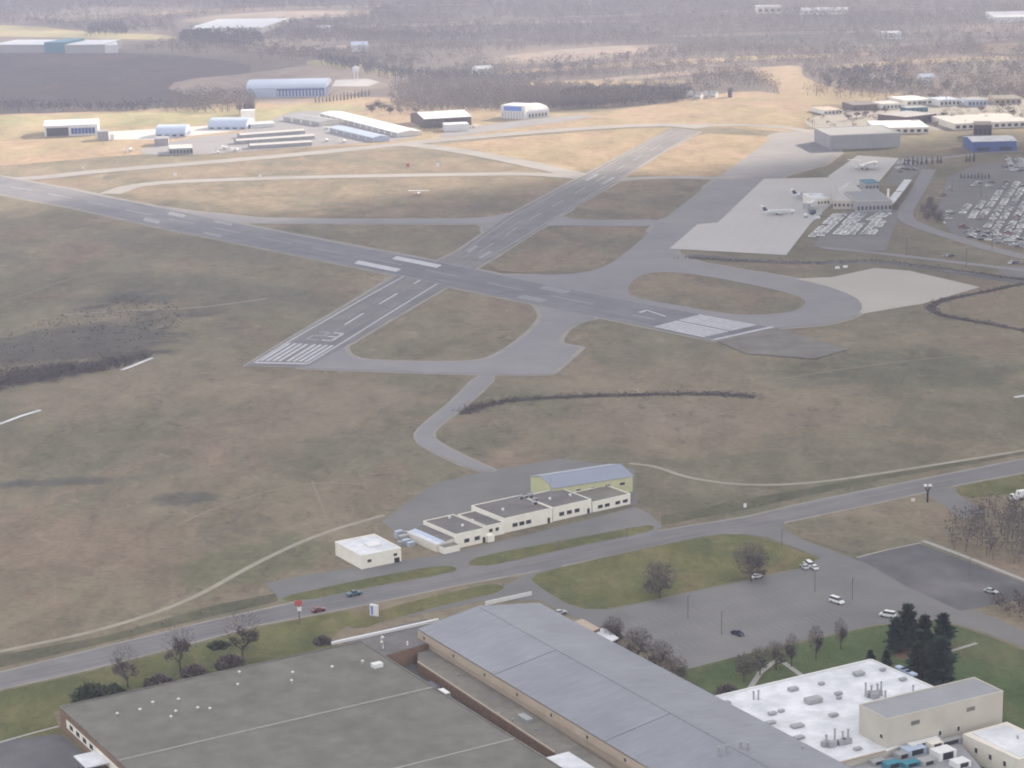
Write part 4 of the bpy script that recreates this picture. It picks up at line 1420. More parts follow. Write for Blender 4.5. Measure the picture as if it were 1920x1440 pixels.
# annex along the hall
an = thing('brick_annex', 'low narrow flat-roofed brick annex running along the tan side of the hall', 'building', G(900, 1300))
prism('wall', [(783, 1224), (815, 1215), (1330, 1560), (1260, 1560), (1040, 1412), (847, 1285), (783, 1242)], 0, 3.8, M['brick'], an, M['annex_roof'])
p0, p1 = G(783, 1242, 3.8), G(1040, 1412, 3.8)
dd = p1 - p0
af = Frame(p0, dd.normalized(), Vector((-dd.y, dd.x, 0)).normalized())
for k in range(4):
    box('parapet', af, dd.length * k / 4 + .1, dd.length * (k + 1) / 4 - .1, -.25, .25, 3.8, 4.3, M['tan'], an)
for q in ((858, 1267), (935, 1340), (962, 1352), (1005, 1370)):
    p = G(*q, 3.8)
    cyl('roof_vent', (p.x, p.y, 3.8), .35, .8, M['steel'], an)
p = G(985, 1350, 3.8)
box('roof_unit', Frame(p, af.U, af.V), -3, 3, -1.2, 1.2, 3.8, 5.0, M['steel'], an)
wr = thing('white_canopy_building', 'small building with bright white roof in the yard beside the annex', 'building', G(1050, 1440))
prism('wall', [(994, 1428), (1066, 1409), (1180, 1480), (1090, 1510)], 0, 4.5, M['beige'], wr, M['white_roof'])
# yard clutter
for k, (q, s, mt, lab) in enumerate((((830, 1312), (3.2, 5.0, 3.0), 'white', 'white box trailer standing in the dark yard beside the factory roof'),
                                     ((858, 1332), (2.2, 3.0, 2.2), 'white', 'small white container in the dark yard behind the trailer'),
                                     ((812, 1296), (2.6, 6.0, 2.4), 'navy', 'dark blue container in the yard beside the trailer'))):
    p = G(*q)
    t = thing('yard_container', lab, 'container', p)
    yf = Frame(p, af.U, af.V)
    box('body', yf, -s[1] / 2, s[1] / 2, -s[0] / 2, s[0] / 2, .35, s[2], M[mt], t)
    for a in (-1, 1):
        box('skid', yf, -s[1] / 2 + .2, s[1] / 2 - .2, a * s[0] * .3 - .15, a * s[0] * .3 + .15, 0, .35, M['black'], t)
    box('door', yf, s[1] / 2 + .01, s[1] / 2 + .06, -s[0] / 2 + .15, s[0] / 2 - .15, .5, s[2] - .15, M['steel'], t)
for k in range(12):
    p = G(770 + rnd.uniform(-8, 12), 1274 + rnd.uniform(-5, 6))
    t = box('pallet_stack', Frame(p, Vector((math.cos(k), math.sin(k), 0)), Vector((-math.sin(k), math.cos(k), 0))), -.6, .6, -.6, .6, 0, rnd.uniform(.5, 1.6), M['steel' if k % 2 else 'white_roof'])
    tag(t, 'grey stack of pallets heaped in the corner of the dark yard', 'pallets', 'pallet stacks in the yard')
# brick entrance behind the hall
en = thing('brick_entrance', 'small brick entrance porch behind the far eave of the metal roof', 'building', G(1100, 1178))
prism('wall', [(1073, 1166), (1092, 1160), (1125, 1178), (1106, 1186)], 0, 5.0, M['brick'], en, M['tan'])
prism('canopy', [(1110, 1186), (1132, 1176), (1160, 1196), (1138, 1206)], 3.6, 4.0, M['white_roof'], en)
lw = thing('white_wall', 'long low white wall between the road lawn and metal-roofed hall', 'wall', G(955, 1125))
a, b = G(910, 1135), G(997, 1116)
dd = b - a
wf = Frame(a, dd.normalized(), Vector((-dd.y, dd.x, 0)).normalized())
for k in range(4):
    box('wall_panel', wf, dd.length * k / 4, dd.length * (k + 1) / 4 - .06, -.2, .2, 0, 1.5, M['white_metal'], lw)

# the white-roofed building and the tan block
H3 = 6.5
wb = thing('white_roof_building', 'building with a wide white membrane roof full of vents beside the metal hall', 'building', G(1560, 1400))
prism('wall', [(1318, 1313), (1633, 1238), (1850, 1334), (1661, 1409), (1541, 1440)], 0, H3, M['beige'], wb, M['white_roof'])
for a, b in (((1318, 1313), (1633, 1238)), ((1633, 1238), (1850, 1334)), ((1541, 1440), (1661, 1409))):
    A, B = G(*a, H3), G(*b, H3)
    dd = B - A
    qf = Frame(A, dd.normalized(), Vector((-dd.y, dd.x, 0)).normalized())
    box('parapet', qf, .2, dd.length - .2, -.25, .25, H3, H3 + .5, M['white_metal'] if a[1] < 1400 else M['tan'], wb)
UN = [(1487, 1295, 1.6, .8), (1525, 1317, 2.6, 1.3), (1610, 1266, 1.8, .9), (1572, 1303, 1.2, .7), (1360, 1322, 1.6, .9), (1540, 1284, 1.0, .6), (1655, 1258, 1.0, .6), (1693, 1276, 1.2, .6),
      (1563, 1343, 1.4, .6), (1495, 1363, 2.0, .5), (1498, 1385, 1.6, .5), (1448, 1340, 1.3, .6), (1465, 1335, 1.0, .5), (1445, 1357, 1.5, .5), (1573, 1311, .8, .6), (1608, 1406, 1.2, .5)]
f4, L4, W4 = rect3((1663, 1351), (1881, 1298), (1608, 1324), 15.5)
for px, py, s, h in UN:
    p = G(px, py, H3)
    b = box('roof_unit', Frame(p, f4.U, f4.V), -s, s, -s * .6, s * .6, H3 + .3, H3 + .3 + h, M['steel'], wb)
    box('curb', Frame(p, f4.U, f4.V), -s * .8, s * .8, -s * .4, s * .4, H3, H3 + .3, M['grey_roof'], b)
for px, py, h in ((1413, 1312, 3.2), (1422, 1312, 3.6), (1549, 1398, 4), (1565, 1396, 6), (1580, 1394, 4.5), (1590, 1392, 5), (1623, 1302, 4.5), (1634, 1300, 3), (1645, 1302, 4.2), (1652, 1304, 5.5), (1660, 1310, 3),
                  (1630, 1306, 2.2), (1712, 1300, 3.0), (1505, 1424, 5.0)):
    p = G(px, py, H3)
    v = cyl('roof_stack', (p.x, p.y, H3), .28, h * .8, M['steel'], wb)
    cyl('cap', (p.x, p.y, H3 + h * .8), .45, .3, M['steel'], v)
for px, py in ((1548, 1399), (1560, 1400), (1578, 1396), (1588, 1394), (1630, 1306), (1646, 1304), (1640, 1309)):
    p = G(px, py, H3)
    box('duct', Frame(p, f4.U, f4.V), -1.3, 1.3, -.8, .8, H3 + .05, H3 + 1.7, M['steel'], wb)
for k in range(3):
    p = G(1690 + 9 * k, 1255 + 4.5 * k, H3)
    box('roof_light', Frame(p, f4.U, f4.V), -1.0, 1.0, -2.2, 2.2, H3 + .05, H3 + .7, M['blue_pale'], wb)

tb = thing('tan_block', 'tall plain tan block with flat grey roof rising behind the white roof', 'building', f4.p(L4 / 2, W4 / 2, 0))
flat_block(tb, f4, 0, L4, 0, W4, 15.5, M['beige'], M['grey_roof'], M['beige'], .5)
for u, z in ((8, 9), (8, 5)):
    window(Frame(f4.O, f4.V, f4.U), 2.5 if z == 9 else 2.5, 1.5, z, z + 1.3, 0, -1, tb)
for u in (9, 30):
    box('louvre', f4, u, u + 3.2, -.08, -.02, 12.0, 13.3, M['annex_roof'], tb)
for u in (20, 27):
    window(f4, u, 1.0, 6.5, 8.0, 0, -1, tb)
ef = thing('flat_white_block', 'low tan building with a pale white roof at the corner beside the tan block', 'building', G(1900, 1440))
prism('wall', [(1805, 1376), (1888, 1353), (1995, 1404), (1910, 1424)], 0, 7.5, M['cream2'], ef, M['cream2'])
prism('roof', [(1823, 1374), (1886, 1358), (1985, 1404), (1912, 1418)], 7.52, 7.7, M['white_roof'], ef)
p = G(1908, 1386, 7.6)
cyl('roof_vent', (p.x, p.y, 7.6), .3, 1.2, M['steel'], ef)
sf0, sf1 = G(1805, 1376, 7.5), G(1910, 1424, 7.5)
dd = sf1 - sf0
ff = Frame(sf0, dd.normalized(), Vector((dd.y, -dd.x, 0)).normalized())
sgn = -1 if ff.V.y > 0 else 1
for u in (6, 12, 18):
    window(ff, u, 1.2, 3.4, 5.0, 0, sgn, ef)
pl = thing('plant_room', 'low plant room roof crowded with grey and white equipment below the tan block', 'building', G(1690, 1470))
prism('wall', [(1535, 1455), (1664, 1420), (1796, 1388), (1840, 1440), (1840, 1500), (1540, 1520)], 0, 4.6, M['grey_wall'], pl, M['teal'] if False else M['grey_roof'])
for px, py, a, b, h, mt in ((1712, 1412, 3.5, 2.2, 2.0, 'blue_pale'), (1732, 1402, 5.5, 1.2, 2.2, 'white_metal'), (1768, 1420, 3.2, 2.4, 2.6, 'white_metal'), (1752, 1408, 2.2, 1.6, 3.0, 'cream2'),
                            (1778, 1396, 5.0, 1.0, 1.6, 'steel'), (1690, 1420, 2.0, 1.6, 1.6, 'steel'), (1645, 1432, 2.2, 1.2, 1.2, 'steel'), (1736, 1432, 2.2, 1.8, 1.5, 'grey_wall'), (1800, 1436, 2.5, 2, 1.8, 'white_metal'), (1672, 1438, 2.6, 1.5, 1.6, 'teal'), (1706, 1436, 2.6, 1.5, 1.4, 'teal')):
    p = G(px, py, 4.6)
    u = box('roof_unit', Frame(p, f4.U, f4.V), -a, a, -b, b, 4.65, 4.65 + h, M[mt], pl)
    box('grille', Frame(p, f4.U, f4.V), -a * .6, a * .6, -b - .06, -b - .02, 4.9, 4.5 + h, M['dark'], u)

# ------------------------------------------------------------------ old terminal, hangar and small white building
fT, LT, WT = rect3((945, 973), (1035, 953), (900, 955), 6.0)
U_, V_ = fT.U, fT.V
tm = thing('old_terminal', 'long white flat-roofed terminal of stepped blocks with dark roofs beside the apron', 'building', fT.p(LT / 2, 0, 0))


def tblock(A, B, depth, h, roof, wins, z0=0.0, winz=(1.7, 3.3), ww=2.5, cop=M['cream']):
    a, b = G(*A, h), G(*B, h)
    o = Frame(a, U_, V_)
    Ln = (b - a).dot(U_)
    flat_block(tm, o, 0, Ln, 0, depth, h, M['cream'], roof, cop, .45, z0)
    for u in wins:
        window(o, Ln * u, ww, winz[0], winz[1], 0, -1, tm)
    return o, Ln


oA, LA = tblock((854, 1004), (911, 991), 24, 5.6, M['dark_roof'], (.36, .70))
oB, LB = tblock((945, 974), (1036, 954), 24, 5.8, M['dark_roof'], (.22, .36, .50))
oC, LC = tblock((1036.8, 953.5), (1110, 938), 22, 5.6, M['dark_roof'], (.22, .42, .62))
oD, LD = tblock((1111, 943), (1187, 929), 17, 4.2, M['annex_roof'], (.2, .38, .66, .86), winz=(1.2, 2.6))
cA, LcA = tblock((911.6, 988), (944, 980), 21, 4.6, M['dark_roof'], (.25, .6), winz=(2.0, 3.4), ww=1.6)
box('porch', oA, LA + .05, LA + 3.2, -1.2, 2.0, 0, 2.8, M['cream'], tm)
for fr_o, ln in ((oA, LA), (oB, LB), (oC, LC)):
    box('door', fr_o, ln * .92 - .6, ln * .92 + .6, -.10, -.03, 0, 2.3, M['dark'], tm)
# lean-to with a sloping pale roof on the near side
V = [oA.p(-8.5, 1, 0), oA.p(-.05, 1, 0), oA.p(-.05, 23, 0), oA.p(-8.5, 23, 0), oA.p(-8.5, 1, 3.0), oA.p(-.05, 1, 4.4), oA.p(-.05, 23, 4.4), oA.p(-8.5, 23, 3.0)]
mesh('lean_to', V, [(0, 3, 2, 1), (4, 5, 6, 7), (0, 1, 5, 4), (1, 2, 6, 5), (2, 3, 7, 6), (3, 0, 4, 7)], M['cream2'], tm)
for k, mt in enumerate(('white_roof', 'blue_pale', 'annex_roof', 'dark_roof')):
    x0, x1 = -8.5 + k * 2.1, -8.5 + k * 2.1 + 2.0
    z0, z1 = 3.05 + (x0 + 8.5) * .165, 3.05 + (x1 + 8.5) * .165
    V = [oA.p(x0, .9, z0), oA.p(x1, .9, z1), oA.p(x1, 23.1, z1), oA.p(x0, 23.1, z0)]
    V += [v + Vector((0, 0, .12)) for v in V]
    mesh('roof_strip', V, [(3, 2, 1, 0), (4, 5, 6, 7), (0, 1, 5, 4), (1, 2, 6, 5), (2, 3, 7, 6), (3, 0, 4, 7)], M[mt], tm)
box('front_annex', oA, -7.5, -.1, -3.2, .9, 0, 2.6, M['cream'], tm)
box('annex_roof', oA, -7.2, -.4, -2.9, .8, 2.6, 2.75, M['annex_roof'], tm)
for q, h in (((843, 972), 5.7), ((867, 987), 5.7), ((886, 978), 5.7), ((943, 957), 5.9), ((1069, 930), 5.7), ((1031, 937), 5.8)):
    p = G(*q, h)
    v = cyl('roof_vent', (p.x, p.y, h), .5, .7, M['white_metal'], tm)
    cyl('cowl', (p.x, p.y, h + .7), .7, .35, M['white_metal'], v, r2=.3)
for q in ((976, 936), (985, 934), (994, 933), (1003, 939), (1002, 946)):
    p = G(*q, 5.9)
    u = box('roof_unit', Frame(p, U_, V_), -1.1, 1.1, -.8, .8, 5.95, 7.3 + .4 * math.sin(q[0]), M['steel'], tm)
    box('grille', Frame(p, U_, V_), -.8, .8, -.86, -.82, 6.1, 6.9, M['dark'], u)
p = G(1033, 930, 5.6)
cyl('mast', (p.x, p.y, 5.7), .15, 8.0, M['steel'], tm)

hg = thing('yellow_green_hangar', 'yellow-green hangar with blue-grey gable roof behind the old terminal', 'hangar', G(1085, 935))
fH, LH, WH = rect3((1037, 916), (1186, 893), (988, 894), 7.0)
M['hangar_roof'] = seam_metal('hangar_metal_roof', (0.235, 0.26, 0.325), tuple(fH.U), 1.2)
gable(hg, fH, LH, WH, 7.0, 9.6, M['yellowgreen'], M['hangar_roof'], .4, 1)
for k in range(3):
    box('sliding_door', Frame(fH.O, fH.V, fH.U), 2 + k * (WH - 4) / 3, 2 + (k + 1) * (WH - 4) / 3 - .15, -.12, -.04, .05, 5.6, M['yellowgreen'], hg)
for k in range(5):
    window(fH, 5 + k * (LH - 10) / 4, 2.4, 3.8, 5.0, 0, -1, hg)

sb = thing('small_white_building', 'small square cream building with pale flat roof at the end of the terminal row', 'building', G(695, 1050))
fS, LS, WS = rect3((677, 1044), (752, 1029), (635, 1016), 5.2)
flat_block(sb, fS, 0, LS, 0, WS, 5.2, M['cream'], M['white_roof'], M['cream'], .5)
box('roof_unit', fS, LS * .45, LS * .75, WS * .35, WS * .6, 5.35, 6.0, M['white_metal'], sb)
window(fS, LS * .2, 1.7, 2.4, 3.5, 0, -1, sb)
window(fS, LS * .85, 1.6, 2.8, 3.9, 0, -1, sb)
box('door', fS, LS * .82, LS * .95, -.1, -.03, 0, 2.0, M['dark'], sb)
# equipment yard between them
for k, (px, py, s, h) in enumerate(((748, 1008, 1.6, 3.0), (756, 1014, 2.0, 2.4), (762, 1020, 1.5, 2.0), (752, 1022, 1.4, 1.6), (770, 1024, 1.5, 1.8), (760, 1006, 1.2, 2.2))):
    p = G(px, py)
    t = thing('electrical_cabinet', 'grey electrical cabinet in the yard beside the small cream building', 'cabinet', p, 'cabinets in the equipment yard')
    ef_ = Frame(p, U_, V_)
    box('body', ef_, -s, s, -s * .6, s * .6, .2, h, M['steel' if k % 2 else 'blue_pale'], t)
    box('plinth', ef_, -s - .15, s + .15, -s * .6 - .15, s * .6 + .15, 0, .2, M['kerb'], t)
    box('door', ef_, -s * .7, s * .7, -s * .6 - .06, -s * .6 - .02, .4, h - .2, M['grey_wall'], t)

# ------------------------------------------------------------------ airport terminal far right
D_U, _ = front2((1590, 396), (1690, 392))
at_ = thing('airport_terminal', 'airport passenger terminal of grey and beige blocks with rows of dark windows', 'building', G(1620, 385))


def ablock(a, b, depth, h, wall, roof, nwin=0, wz=(2, 4), root=None, cop=None, wmat=None):
    f, L = front2(a, b)
    flat_block(root or at_, f, 0, L, 0, depth, h, wall, roof, cop, .6)
    for k in range(nwin):
        box('window', f, L * (k + .25) / nwin, L * (k + .78) / nwin, -.08, -.02, wz[0], wz[1], M['glass'] if not wmat else wmat, root or at_)
    return f, L


f_, l_ = ablock((1606, 398), (1672, 396), 60, 8, M['grey_wall'], M['grey_roof'], 9, (1.5, 4.5), cop=M['beige'])
ablock((1562, 392), (1602, 392), 75, 6.5, M['beige'], M['concrete'], 5, (2, 4.2), cop=M['cream2'])
ablock((1622, 370), (1648, 369), 18, 11, M['grey_wall'], M['teal'], 4, (7, 9), cop=M['teal'])
ablock((1526, 388), (1556, 386), 22, 6, M['cream2'], M['white_roof'], 5, (2, 4))
box('column', f_, l_ + 1, l_ + 2.4, 20, 22, 0, 14, M['cream'], at_)
ap, = [G(1595, 374)]
V = [Vector((ap.x - 9, ap.y - 14, 6.6)), Vector((ap.x + 9, ap.y - 14, 6.6)), Vector((ap.x + 9, ap.y + 14, 6.6)), Vector((ap.x - 9, ap.y + 14, 6.6)), Vector((ap.x, ap.y, 15))]
mesh('pyramid_skylight', V, [(0, 1, 4), (1, 2, 4), (2, 3, 4), (3, 0, 4), (3, 2, 1, 0)], M['concrete'], at_)
tc = thing('terminal_canopy', 'long white canopy along the kerb road beside the airport terminal', 'canopy', G(1682, 375))
for k, (a, b) in enumerate((((1668, 392), (1684, 372)), ((1686, 370), (1702, 348)))):
    A, B = G(*a), G(*b)
    dd = B - A
    cf = Frame(A, dd.normalized(), Vector((-dd.y, dd.x, 0)).normalized())
    box('roof', cf, 0, dd.length, -3, 3, 4.5, 5.0, M['white_roof'], tc)
    for q in range(6):
        box('column', cf, dd.length * (q + .4) / 6, dd.length * (q + .4) / 6 + .5, -.25, .25, 0, 4.5, M['cream2'], tc)
for k, (a, b, L_) in enumerate((((1520, 384), (1508, 376), 'passenger boarding bridge reaching from the concourse to the gate jet'), ((1528, 390), (1514, 397), 'passenger boarding bridge pointing to the empty stand beside the gate'))):
    A, B = G(*a), G(*b)
    dd = B - A
    jb = thing('boarding_bridge', L_, 'bridge', A)
    cf = Frame(A, dd.normalized(), Vector((-dd.y, dd.x, 0)).normalized())
    box('tunnel', cf, 0, dd.length, -1.6, 1.6, 3.2, 6.2, M['white_metal'], jb)
    box('cab', cf, dd.length + .02, dd.length + 4, -2.2, 2.2, 3.0, 6.5, M['grey_wall'], jb)
    box('leg', cf, dd.length * .8, dd.length * .8 + 1, -.6, .6, 0, 3.2, M['steel'], jb)

# ------------------------------------------------------------------ far buildings
def building(name, label, a, b, depth, h, wall, roof, kind='flat', rise=3.0, nwin=0, wz=None, wmat=None, cat='building', group=None, cop=None):
    f, L = front2(a, b)
    t = thing(name, label, cat, f.p(L / 2, 0, 0), group)
    if kind == 'flat':
        flat_block(t, f, 0, L, 0, depth, h, wall, roof, cop, .7)
    elif kind == 'gable':
        gable(t, f, L, depth, h, h + rise, wall, roof, .5)
    elif kind == 'arch':
        arch(t, f, L, depth, h, rise, wall, roof, along=True)
    elif kind == 'archu':
        arch(t, f, L, depth, h, rise, wall, roof, along=False)
    wz = wz or (h * .25, h * .7)
    for k in range(nwin):
        box('window', f, L * (k + .22) / nwin, L * (k + .78) / nwin, -.25, -.05, wz[0], wz[1], wmat or M['glass'], t)
    return t, f, L


t, f, L = building('large_hangar', 'large pale blue vaulted hangar with columned dark front beside the fields', (462, 184), (612, 181), 62, 11, M['blue_pale'], M['blue_pale'], 'archu', 7.0)
box('glazed_front', f, L * .38, L * .98, -.3, -.05, 1.0, 10.0, M['blue_wall'], t)
for k in range(15):
    box('column', f, L * .39 + k * L * .042, L * .39 + k * L * .042 + 1.6, -1.0, -.35, 0, 8.0, M['blue_pale'], t)
for k in range(8):
    box('buttress', f, L * (.02 + k * .045), L * (.02 + k * .045) + 1.2, -1.0, -.05, 0, 6 + (k % 3), M['needles_far'] if False else M['blue_pale'], t)
t, f, L = building('white_hangar', 'white airport hangar with a bright blue front panel and arched white roof', (940, 222), (985, 224), 26, 14, M['white_metal'], M['white_roof'], 'flat')
box('blue_panel', f, L * .12, L * .85, -.3, -.05, 8.5, 13.0, M['sky_blue'], t)
for k in range(8):
    box('wall_rib', f, L * (.05 + k * .12), L * (.05 + k * .12) + .7, -.4, -.05, .2, 7.5, M['grey_wall'], t)
f2, Lb = front2((986.5, 223.5), (1030, 219))
arch(t, f2, Lb, 40, 7, 6, M['white_metal'], M['white_roof'], along=False)
for k in range(6):
    box('window', f2, Lb * (.12 + k * .14), Lb * (.12 + k * .14) + 1.8, -.3, -.05, 1.5, 5.0, M['glass'], t)
t, f, L = building('dark_front_hangar', 'hangar with white sloping roof and a long dark front behind parked aircraft', (796, 240), (884, 235), 60, 9, M['brown_wall'], M['white_roof'], 'gable', 4.0)
box('hangar_door', f, 4, L * .9, -.4, -.05, .2, 7.5, M['dark'], t)
building('pale_shed', 'low pale grey-white shed standing in front of the dark-fronted hangar', (834, 247), (880, 245), 18, 7, M['white_metal'], M['white_roof'], 'flat')
for k, (px, py) in enumerate(((796, 243), (806, 244), (815, 242), (823, 244), (829, 240))):
    bare_tree(px, py, 9, 2, k, 'dark tree in the clump before the dark-fronted hangar', 'clump before the dark hangar', wide=1.2)
t, f, L = building('glass_front_hangar', 'white-roofed hangar with dark glazed front standing alone on sunny grass', (84, 257), (184, 253), 50, 11, M['white_metal'], M['white_roof'], 'gable', 3.0)
box('glazed_front', f, L * .04, L * .45, -.4, -.05, .5, 9.0, M['glass'], t)
for k in range(7):
    box('window', f, L * (.5 + k * .065), L * (.5 + k * .065) + 3.0, -.3, -.05, 2, 8, M['blue_wall'], t)
building('grey_shed', 'plain grey shed beside the glass-fronted hangar', (184, 264), (204, 263), 16, 9, M['grey_wall'], M['grey_roof'], 'flat')
building('white_kiosk', 'tiny bright white hut beside the plain grey shed', (207, 263.5), (214, 263.2), 5, 6, M['white_metal'], M['white_roof'], 'flat')
building('round_hangar', 'short round-roofed pale blue hangar on the small aircraft apron', (292, 258), (348, 257), 30, 4, M['blue_pale'], M['blue_pale'], 'archu', 7, 4)
building('round_hangar', 'long round-roofed pale blue hangar beside the tower block and trees', (390, 243), (462, 243), 30, 3, M['blue_pale'], M['blue_pale'], 'archu', 7.5, 5)
building('pale_tower_block', 'pale pinkish square block below a clump of tall trees', (453, 231), (479, 230), 14, 13, M['cream'], M['white_roof'], 'flat')
building('white_hut', 'low white hut row beside the pale square block', (470, 241), (514, 238), 12, 4, M['white_metal'], M['white_roof'], 'gable', 1.5)
building('grey_office', 'low grey office with dark window strip in front of the round hangar', (318, 291), (362, 289), 30, 6, M['grey_wall'], M['concrete'], 'flat', nwin=7, wz=(1.5, 4.5))
building('grey_store', 'small grey store between the short round hangar and grey office', (290, 274), (316, 273), 22, 7, M['grey_wall'], M['grey_roof'], 'flat')
for k, (pts, lab) in enumerate((([(600, 213), (650, 207), (766, 243), (746, 250)], 'long row of hangars with pale roof slanting across the apron'),
                                ([(530, 219), (566, 212), (640, 222), (600, 230)], 'low grey hangar row at the far end of the small aircraft apron'),
                                ([(618, 240), (640, 236), (720, 254), (700, 259)], 'low bluish hangar row in front of the long pale hangars'))):
    t = thing('hangar_row', lab, 'hangar', G(pts[0][0] * .5 + pts[2][0] * .5, pts[2][1]))
    A, B, C_ = G(*pts[0], 4), G(*pts[3], 4), G(*pts[1], 4)
    U = (B - A).normalized()
    L = (B - A).length
    V = Vector((-U.y, U.x, 0))
    w = (C_ - A).dot(V)
    if w < 0:
        V, w = -V, -w
    w = min(w, 26)
    gable(t, Frame(A, U, V), L, w, 4.2, 6.0, M['cream2'] if k != 2 else M['blue_pale'], M['white_roof'] if k == 0 else (M['grey_roof'] if k == 1 else M['blue_pale']), .4)
    n = int(L / 16)
    for i in range(n):
        box('hangar_door', Frame(A, U, V), L * (i + .12) / n, L * (i + .88) / n, -.25, -.06, .1, 3.8, M['grey_wall'], t)
for a, b, lab in (((452, 260), (572, 251), 'long low grey hangar row on the apron nearest the round hangars'), ((445, 271), (590, 261), 'long low grey hangar row in the middle of the small aircraft apron'),
                  ((470, 280), (585, 273), 'long low grey hangar row on the apron nearest the taxiway')):
    t, f, L = building('hangar_row', lab, a, b, 13, 3.4, M['grey_wall'], M['concrete'], 'gable', 1.2, cat='hangar', group='grey hangar rows on the apron')
    for i in range(7):
        box('hangar_door', f, L * (i + .1) / 7, L * (i + .9) / 7, -.25, -.06, .1, 3.0, M['steel'], t)
building('white_shed', 'small bright white shed at the end of the long hangar row', (744, 255), (766, 253), 10, 4, M['white_metal'], M['white_roof'], 'flat')

# right-hand airport buildings
building('cargo_building', 'large plain grey-beige cargo building beyond the upper concrete stand', (1557, 281), (1688, 276), 60, 13, M['grey_wall'], M['grey_roof'], 'flat', nwin=3, wz=(1, 6), wmat=M['steel'], cop=M['cream2'])
building('blue_building', 'bright blue building with white roof above the big car park', (1823, 285), (1906, 283), 40, 9, M['blue_wall'], M['white_roof'], 'gable', 2.0, 2, (1, 4))
building('brown_building', 'dark brown square building behind the bright blue one', (1826, 258), (1859, 258), 30, 12, M['brown_wall'], M['dark_roof'], 'flat', nwin=4)
building('long_cream_warehouse', 'long low cream-roofed warehouse behind the brown building', (1790, 244), (1935, 238), 70, 6, M['cream2'], M['concrete'], 'flat', nwin=12)
building('white_warehouse', 'broad white-roofed warehouse behind the grey-beige cargo building', (1640, 252), (1742, 250), 60, 6, M['cream2'], M['white_roof'], 'flat', nwin=8)
building('dark_front_store', 'long store with dark columned front among sunlit commercial buildings', (1700, 235), (1756, 228), 40, 8, M['brown_wall'], M['grey_wall'], 'flat', nwin=6)
for k, (a, b, dp, h, wl, rf, lab) in enumerate((((1545, 215), (1580, 213), 60, 5, 'cream', 'tan', 'low cream commercial building nearest the runway end'),
                                                ((1600, 208), (1645, 206), 60, 7, 'brown_wall', 'dark_roof', 'dark-walled low building behind the bare trees'),
                                                ((1655, 206), (1690, 204), 50, 7, 'cream', 'concrete', 'cream building with pale roof, second in the far commercial row'),
                                                ((1700, 199), (1748, 196), 70, 7, 'cream', 'white_roof', 'wide cream building with bright roof in the far commercial row'),
                                                ((1762, 200), (1800, 198), 50, 8, 'white_metal', 'blue_pale', 'white building with bluish roof in the far commercial row'),
                                                ((1815, 200), (1850, 199), 50, 8, 'blue_pale', 'grey_roof', 'pale blue building with grey roof at the commercial row end'),
                                                ((1865, 196), (1915, 195), 60, 7, 'tan', 'annex_roof', 'tan building with dull roof at the frame edge'),
                                                ((1700, 212), (1740, 210), 30, 6, 'teal', 'grey_roof', 'low teal-walled building before the far commercial row'),
                                                ((1840, 226), (1880, 225), 30, 6, 'tan', 'tan', 'small tan building behind the long cream warehouse'))):
    building("commercial_building", lab, a, b, dp * .6, h * .85, M[wl], M[rf], 'flat', nwin=5, group='commercial buildings beyond the airport')
for k, (px, py, rot, lab) in enumerate(((1290, 184, 0, 'white house with dark roof, first of the cluster on the field edge'), (1303, 186, 1, 'white house in the middle of the cluster on the field edge'),
                                        (1318, 184, 0, 'white gabled house, third of the cluster on the field edge'), (1331, 183, 1, 'white house at the end of the cluster on the field edge'))):
    t, f, L = building('house', lab, (px, py), (px + 10, py - .6 + rot), 9, 5, M['white_metal'], M['steel'], 'gable', 3.0, 3, (1, 2.4), cat='house', group='houses on the field edge')
    box('chimney', f, L * .3, L * .3 + .8, 3, 3.8, 5.2, 9.5, M['brick'], t)
building('dark_barn', 'small dark blue barn alone on the sunny field beside the houses', (1365, 183), (1372, 183), 8, 8, M['navy'], M['navy'], 'gable', 2.0)
building('vast_white_warehouse', 'vast flat white warehouse roof far off among the woods', (350, 64), (492, 62), 210, 9, M['cream2'], M['white_roof'], 'flat')
building('teal_factory', 'teal-fronted factory block far off beside white sheds', (84, 100), (121, 100), 70, 16, M['teal'], M['teal'], 'flat')
building('white_factory', 'long white factory shed far off touching the teal block', (122, 101), (196, 100), 90, 13, M['grey_wall'], M['white_roof'], 'flat')
building('white_factory', 'white factory shed far off with low annex at its end', (197, 100), (222, 99), 60, 12, M['white_metal'], M['white_roof'], 'flat')
building('white_factory', 'wide pale factory far off at the frame edge beside the teal block', (-20, 99), (83, 99), 90, 12, M['grey_wall'], M['white_roof'], 'flat')
building('far_white_store', 'bright white store roof far off near the top corner', (1864, 43), (1990, 41), 120, 9, M['white_metal'], M['white_roof'], 'flat')
building('far_white_store', 'small white building far off in the woods above the tan field', (1655, 74), (1690, 73.5), 40, 9, M['white_metal'], M['white_roof'], 'flat')
building('far_white_store', 'pair of white blocks far off along the top of the woods', (1420, 26), (1466, 25), 40, 12, M['cream'], M['white_roof'], 'flat', nwin=4)
building('far_white_store', 'low pale warehouse far off beside the pair of white blocks', (1500, 28), (1590, 27), 60, 8, M['cream'], M['white_roof'], 'flat')
building('far_barn', 'pale farm buildings far off in the dark woods', (660, 97), (690, 96), 30, 9, M['white_metal'], M['blue_pale'], 'gable', 4)
building('far_barn', 'cream farm shed far off beside the yellow field strip', (896, 140), (926, 138), 20, 7, M['cream'], M['white_roof'], 'gable', 3)
building('far_barn', 'small white barn far off between the wood belts', (1726, 156), (1752, 155), 14, 7, M['white_metal'], M['blue_pale'], 'gable', 3)
building('far_house', 'pale house with pinkish walls on the far sunny hillside', (596, 62), (620, 61), 14, 8, M['cream'], M['white_roof'], 'gable', 3, cat='house')
tw = thing('water_tower', 'small white water tower behind the pale concrete forecourt', 'tower', G(668, 152))
p = G(668, 152)
